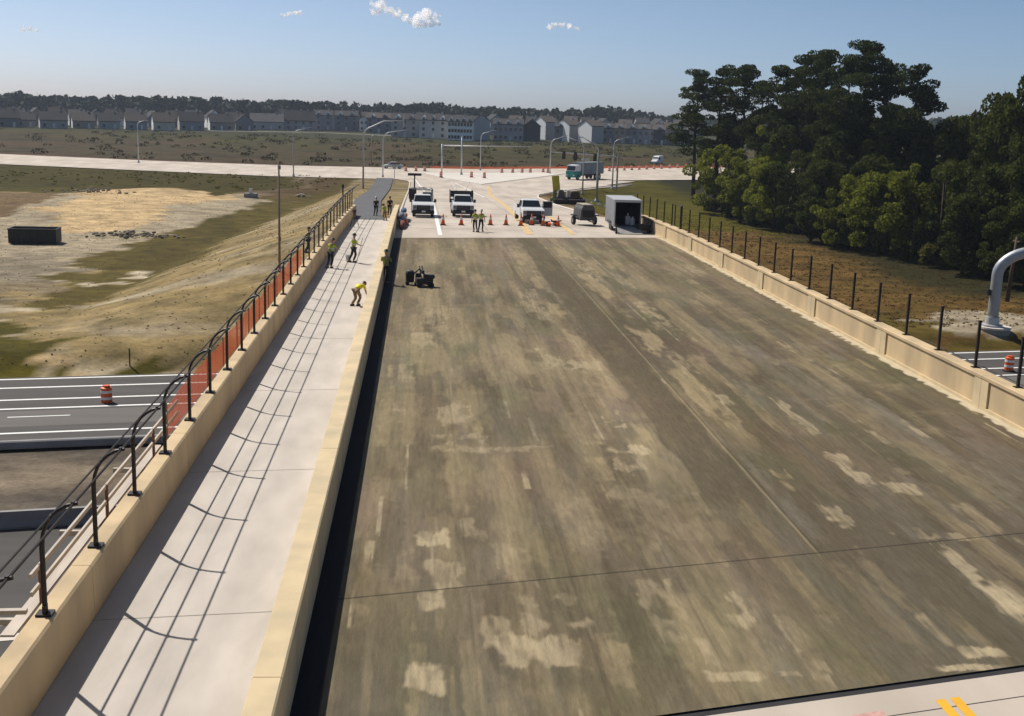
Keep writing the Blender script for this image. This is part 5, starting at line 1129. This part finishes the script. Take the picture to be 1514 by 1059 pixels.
# ------------------------------------------------------------------ houses
wcols = {'white': (.9, .9, .88), 'cream': (.62, .56, .47), 'grey': (.42, .40, .40), 'slate': (.24, .23, .245), 'tan': (.42, .34, .27), 'blue grey': (.33, .33, .36), 'dark': (.06, .06, .07), 'pale grey': (.48, .48, .48)}
rcols = {'brown': (.085, .07, .06), 'charcoal': (.045, .043, .045), 'grey': (.11, .105, .105)}
wm = lambda n: mat('siding_'+n.replace(' ', '_'), wcols[n], .85, .05, 1); rm = lambda n: mat('shingle_'+n, rcols[n], .95, .12, .6)
trim = mat('white_trim', (.7, .7, .68), .7, .03)
hcount = {}
def house(cx, wpx, ybase, ytop, wall, roof, rz, lab, style='long', depth=9, side=None, name='detached_house', grp='houses beyond the field', dorm=0, units=0, detail=True):
    q = onz(cx, ybase, -4.3); k = q.y/CF*math.cos(math.atan2(q.x, q.y))**0; Dp = (q-Vector((0, 0, CH))).dot(FW); m_px = Dp/CF
    Wd = wpx*m_px; Ht = (ybase-ytop)*m_px; t = empty(name, q, rz, lab, 'house', grp)
    if style == 'gable':             # gable end faces the viewer, ridge runs away
        rise = Wd*.42; e = Ht-rise
        b = MB(); b.prism([(-Wd/2, 0), (Wd/2, 0), (Wd/2, e), (0, Ht-.05), (-Wd/2, e)], 'y', 0, depth); b.build('wall', wm(wall), t)
        b = MB(); th = .3
        b.prism([(-Wd/2-.4, e-.25), (0, Ht), (0, Ht+th), (-Wd/2-.4, e+.1)], 'y', -.3, depth+.3); b.build('roof', rm(roof), t)
        b = MB(); b.prism([(Wd/2+.4, e-.25), (0, Ht), (0, Ht+th), (Wd/2+.4, e+.1)], 'y', -.3, depth+.3); b.build('roof', rm(roof), t)
        fy = 0
    else:                            # ridge parallel to the street, roof slope towards the viewer
        e = Ht*(.5 if style == 'long' else .76); 
        b = MB(); b.prism([(0, 0), (depth, 0), (depth, e), (depth/2, Ht-.1), (0, e)], 'x', -Wd/2, Wd/2); b.build('wall', wm(wall), t)
        b = MB(); b.prism([(-.5, e-.25), (depth/2, Ht), (depth/2, Ht+.25), (-.5, e+.05)], 'x', -Wd/2-.3, Wd/2+.3); rf = b.build('roof', rm(roof), t)
        b = MB(); b.prism([(depth+.5, e-.25), (depth/2, Ht), (depth/2, Ht+.25), (depth+.5, e+.05)], 'x', -Wd/2-.3, Wd/2+.3); b.build('roof', rm(roof), t)
        if side:
            for sx in (-1, 1):
                b = MB(); b.prism([(.05, .0), (depth-.05, 0), (depth-.05, e-.05), (depth/2, Ht-.3), (.05, e-.05)], 'x', sx*Wd/2, sx*(Wd/2+.06)); b.build('gable_wall', wm(side), t)
        for j in range(dorm):
            x = -Wd/2+Wd*(j+.5)/dorm; dw = min(2.6, Wd/dorm*.45); dz = Ht-e
            b = MB(); b.prism([(x-dw/2, e), (x+dw/2, e), (x+dw/2, e+dz*.45), (x, e+dz*.85), (x-dw/2, e+dz*.45)], 'y', .15, depth*.45); dd = b.build('dormer', wm('white' if j % 2 == 0 else (side or wall)), t)
            b = MB(); b.b2(x-.45, x+.45, .1, .16, e+.15, e+dz*.45); b.build('window', glass, dd)
        b = MB(); b.box((Wd*.28, depth*.55, Ht+.3), (.8, .8, 1.6)); b.build('chimney', wm('grey'), rf)
    # openings
    fl = max(1, int(round(e/3.0))); nw = max(2, int(Wd/3.6)) if not units else units*2
    if detail:
        for f in range(fl):
            for j in range(nw):
                x = -Wd/2+Wd*(j+.5)/nw; z = .8+f*(e/fl)
                if z+1.4 > e: continue
                if f == 0 and j == nw//2: b = MB(); b.b2(x-.5, x+.5, -.05, .03, .0, 2.15); b.build('door', trim, t); continue
                b = MB(); b.b2(x-.55, x+.55, -.04, .02, z, z+1.35); w_ = b.build('window', glass, t)
                if (j+f) % 2 == 0: b = MB(); b.b2(x-.65, x+.65, -.07, -.045, z+1.35, z+1.47); b.build('frame', trim, w_)
    return t
# left rows of low houses
low = [(-20, 46, 190, 163, 'slate', 'charcoal'), (12, 42, 188, 162, 'slate', 'charcoal'), (38, 34, 188, 167, 'grey', 'charcoal'), (80, 48, 190, 166, 'grey', 'charcoal'), (124, 38, 190, 168, 'tan', 'brown'), (162, 38, 191, 168, 'grey', 'charcoal'), (202, 38, 192, 168, 'blue grey', 'brown'), (243, 38, 193, 168, 'cream', 'brown'), (284, 44, 193, 167, 'blue grey', 'charcoal'), (328, 42, 193, 170, 'slate', 'charcoal')]
for i, (cx, w, yb, yt, wl, rf) in enumerate(low):
    house(cx, w*.8, yb, yt, wl, rf, R(22-i*.7), 'low house with long %s roof in the front left row, %s from the left' % (rf, ordn(i)), 'long', 10, side='white' if i in (3, 4, 6, 7, 9) else ('cream' if i == 8 else None), grp='low houses in the left row')
for i in range(14):
    cx = -30+i*29; house(cx, 22, 184+i*.45, 158+i*.5+(i*7 % 4), ['slate', 'grey', 'white', 'tan', 'blue grey'][i % 5], ['charcoal', 'brown', 'grey'][i % 3], R(15+(i*37 % 20)), 'house roof showing behind the front left row, %s from the left' % ordn(i), 'long' if i % 3 else 'gable', 10, side='white' if i % 2 else None, grp='houses in the second left row', detail=False)
for i, (cx, w, yb, yt, wl, rf, st, sd, dm) in enumerate([(362, 26, 193, 170, 'slate', 'charcoal', 'gable', None, 0), (395, 48, 192, 169, 'pale grey', 'grey', 'long', None, 0), (443, 44, 193, 165, 'grey', 'charcoal', 'long', None, 0), (478, 28, 193, 164, 'blue grey', 'charcoal', 'tall', 'white', 2), (512, 34, 194, 165, 'slate', 'charcoal', 'tall', 'pale grey', 2), (538, 13, 194, 172, 'white', 'brown', 'gable', None, 0), (560, 36, 197, 168, 'slate', 'brown', 'tall', None, 2), (598, 40, 203, 169, 'grey', 'charcoal', 'tall', None, 2), (640, 42, 205, 170, 'pale grey', 'charcoal', 'tall', None, 3)]):
    house(cx, w, yb, yt, wl, rf, R(10-i*2), '%s house in the row left of the white townhouse, %s from the left' % (wl, ordn(i)), st, 11, side=sd, dorm=dm, grp='houses in the middle row', name='detached_house')
house(680, 36, 208, 172, 'white', 'charcoal', R(-3), 'bright white townhouse with dark upright windows right of the middle', 'tall', 12, side='white', dorm=4, name='townhouse', grp='townhouses', units=4)
house(712, 24, 208, 170, 'pale grey', 'charcoal', R(-3), 'plain blue-grey gable wall against the white townhouse on its right', 'gable', 14, name='townhouse', grp='townhouses', detail=False)
house(751, 44, 208, 177, 'grey', 'charcoal', R(-4), 'grey townhouse row with white bays and porches', 'tall', 12, side='white', dorm=3, name='townhouse', grp='townhouses', units=3)
house(786, 25, 209, 177, 'dark', 'charcoal', R(-4), 'very dark gable-fronted house beside the porched townhouses', 'gable', 12, name='townhouse', grp='townhouses', detail=False)
for i, (cx, w, yb, yt) in enumerate(((815, 20, 207, 173), (850, 20, 210, 178), (883, 20, 212, 179), (992, 20, 214, 182))):
    house(cx, w, yb, yt, 'grey', 'brown', R(24), ('steep townhouse with bright white end wall, left of the three standing close together', 'steep townhouse with bright white end wall, middle one of the three', 'steep townhouse with bright white end wall, right of the three standing close together', 'lone townhouse with steep white end wall further right near the pines')[i], 'tall', 12, side='white', name='townhouse', grp='white gabled townhouses', detail=False)
for i in range(12):
    cx = 822+i*17.5; 
    if 972 < cx < 990: cx = 968
    house(cx+6, 17, 209+i*.6, 181+i*.5, ['slate', 'blue grey', 'grey', 'dark', 'slate', 'tan'][i % 6], ['charcoal', 'brown'][i % 2], R(-12), 'dark townhouse in the right-hand row, %s from the left' % ordn(i), 'tall', 11, dorm=1, name='townhouse', grp='dark townhouses on the right', side='pale grey' if i % 2 else None)
for i in range(24):
    cx = 410+i*27; house(cx, 19, 190+i*.75, 163+i*.62+(i*5 % 4), ['slate', 'grey', 'dark', 'white', 'blue grey'][i*3 % 5], ['charcoal', 'brown', 'charcoal'][i % 3], R((i*53 % 40)-20), 'house roof crowded behind the front rows, %s from the left' % ordn(i), 'tall' if i % 3 else 'gable', 10, side='pale grey' if i % 4 == 0 else None, grp='houses behind the front rows', detail=False)
# far pavement of the estate
ground_line('road', [(300, 193.5), (470, 196), (640, 203.5), (700, 209)], 4.5, mat('estate_road', (.4, .38, .36), .9, .08, .1), .03, 6)
# ------------------------------------------------------------------ clouds, far outside the haze
cm = bpy.data.materials.new('cloud_white'); cm.use_nodes = True; N = cm.node_tree.nodes; L = cm.node_tree.links; bb = N['Principled BSDF']; bb.inputs['Base Color'].default_value = (.78, .76, .76, 1); bb.inputs['Roughness'].default_value = 1; bb.inputs['Specular IOR Level'].default_value = 0
ts = N.new('ShaderNodeBsdfTranslucent'); ts.inputs[0].default_value = (.5, .5, .5, 1); m1 = N.new('ShaderNodeAddShader'); L.new(bb.outputs[0], m1.inputs[0]); L.new(ts.outputs[0], m1.inputs[1])
lw = N.new('ShaderNodeLayerWeight'); lw.inputs[0].default_value = .35; tp = N.new('ShaderNodeBsdfTransparent'); m2 = N.new('ShaderNodeMixShader')
mr = N.new('ShaderNodeMapRange'); mr.inputs['From Min'].default_value = .0; mr.inputs['From Max'].default_value = .6; mr.inputs['To Min'].default_value = .15; mr.inputs['To Min'].default_value = .6; L.new(lw.outputs['Facing'], mr.inputs['Value']); L.new(mr.outputs[0], m2.inputs[0]); L.new(m1.outputs[0], m2.inputs[1]); L.new(tp.outputs[0], m2.inputs[2]); L.new(m2.outputs[0], N['Material Output'].inputs[0])
def cloud(puffs, lab, D=6000, seed=1):
    rs = np.random.RandomState(seed); b = bmesh.new(); c0 = ony(puffs[0][0], puffs[0][1], D)
    for px_, py_, rp in puffs:
        c = ony(px_, py_, D); r_ = rp*D/CF
        for k in range(7):
            o_ = rs.normal(size=3)*A([.55, .5, .32])*r_; rr_ = r_*rs.uniform(.35, .7)
            bmesh.ops.create_icosphere(b, subdivisions=3, radius=rr_, matrix=Matrix.Translation((c-c0)+Vector(o_)))
    for v in b.verts:
        n = v.co; v.co += Vector((vnoise(n.x, n.z, 14, 1)-.5, vnoise(n.y, n.x, 14, 2)-.5, vnoise(n.z, n.y, 14, 3)-.5))*9
    me = bpy.data.meshes.new('cloud'); b.to_mesh(me); b.free(); me.materials.append(cm)
    for p in me.polygons: p.use_smooth = True
    o = bpy.data.objects.new('cloud', me); COL.objects.link(o); o.location = c0; tag(o, lab, 'cloud', 'small clouds'); return o
cloud([(552, 16, 6), (558, 8, 8), (566, 4, 8), (578, 16, 8), (588, 20, 7), (598, 27, 7), (610, 32, 7), (622, 24, 9), (632, 20, 9), (642, 26, 8), (630, 34, 8), (648, 34, 5), (618, 38, 5)], 'largest white cumulus cloud, heaped up at the top of the sky', seed=2)
cloud([(418, 22, 3.5), (428, 21, 4), (438, 20, 4), (446, 18, 4)], 'small flat cloud left of the big cumulus', seed=3)
cloud([(812, 40, 4), (822, 37, 4.5), (832, 37, 5), (842, 39, 4), (852, 42, 3)], 'small flat cloud right of the big cumulus', seed=4)
cloud([(34, 43, 3.5), (44, 42, 4), (54, 45, 3)], 'faint tiny cloud near the left edge of the sky', seed=5)
# ------------------------------------------------------------------ haze
b = MB(); b.b2(-1500, 1500, -80, 1400, -12, 34); hz = b.build('haze', bpy.data.materials.new('haze_air')); tag(hz, None, None, None, 'stuff'); hz['label'] = 'thin pale haze in the distance'; hz['category'] = 'haze'
hm = hz.data.materials[0]; hm.use_nodes = True; N = hm.node_tree.nodes; N.remove(N['Principled BSDF']); pv = N.new('ShaderNodeVolumePrincipled'); pv.inputs['Color'].default_value = (.72, .83, 1, 1); pv.inputs['Density'].default_value = .00013; pv.inputs['Anisotropy'].default_value = .2
hm.node_tree.links.new(pv.outputs[0], N['Material Output'].inputs['Volume'])
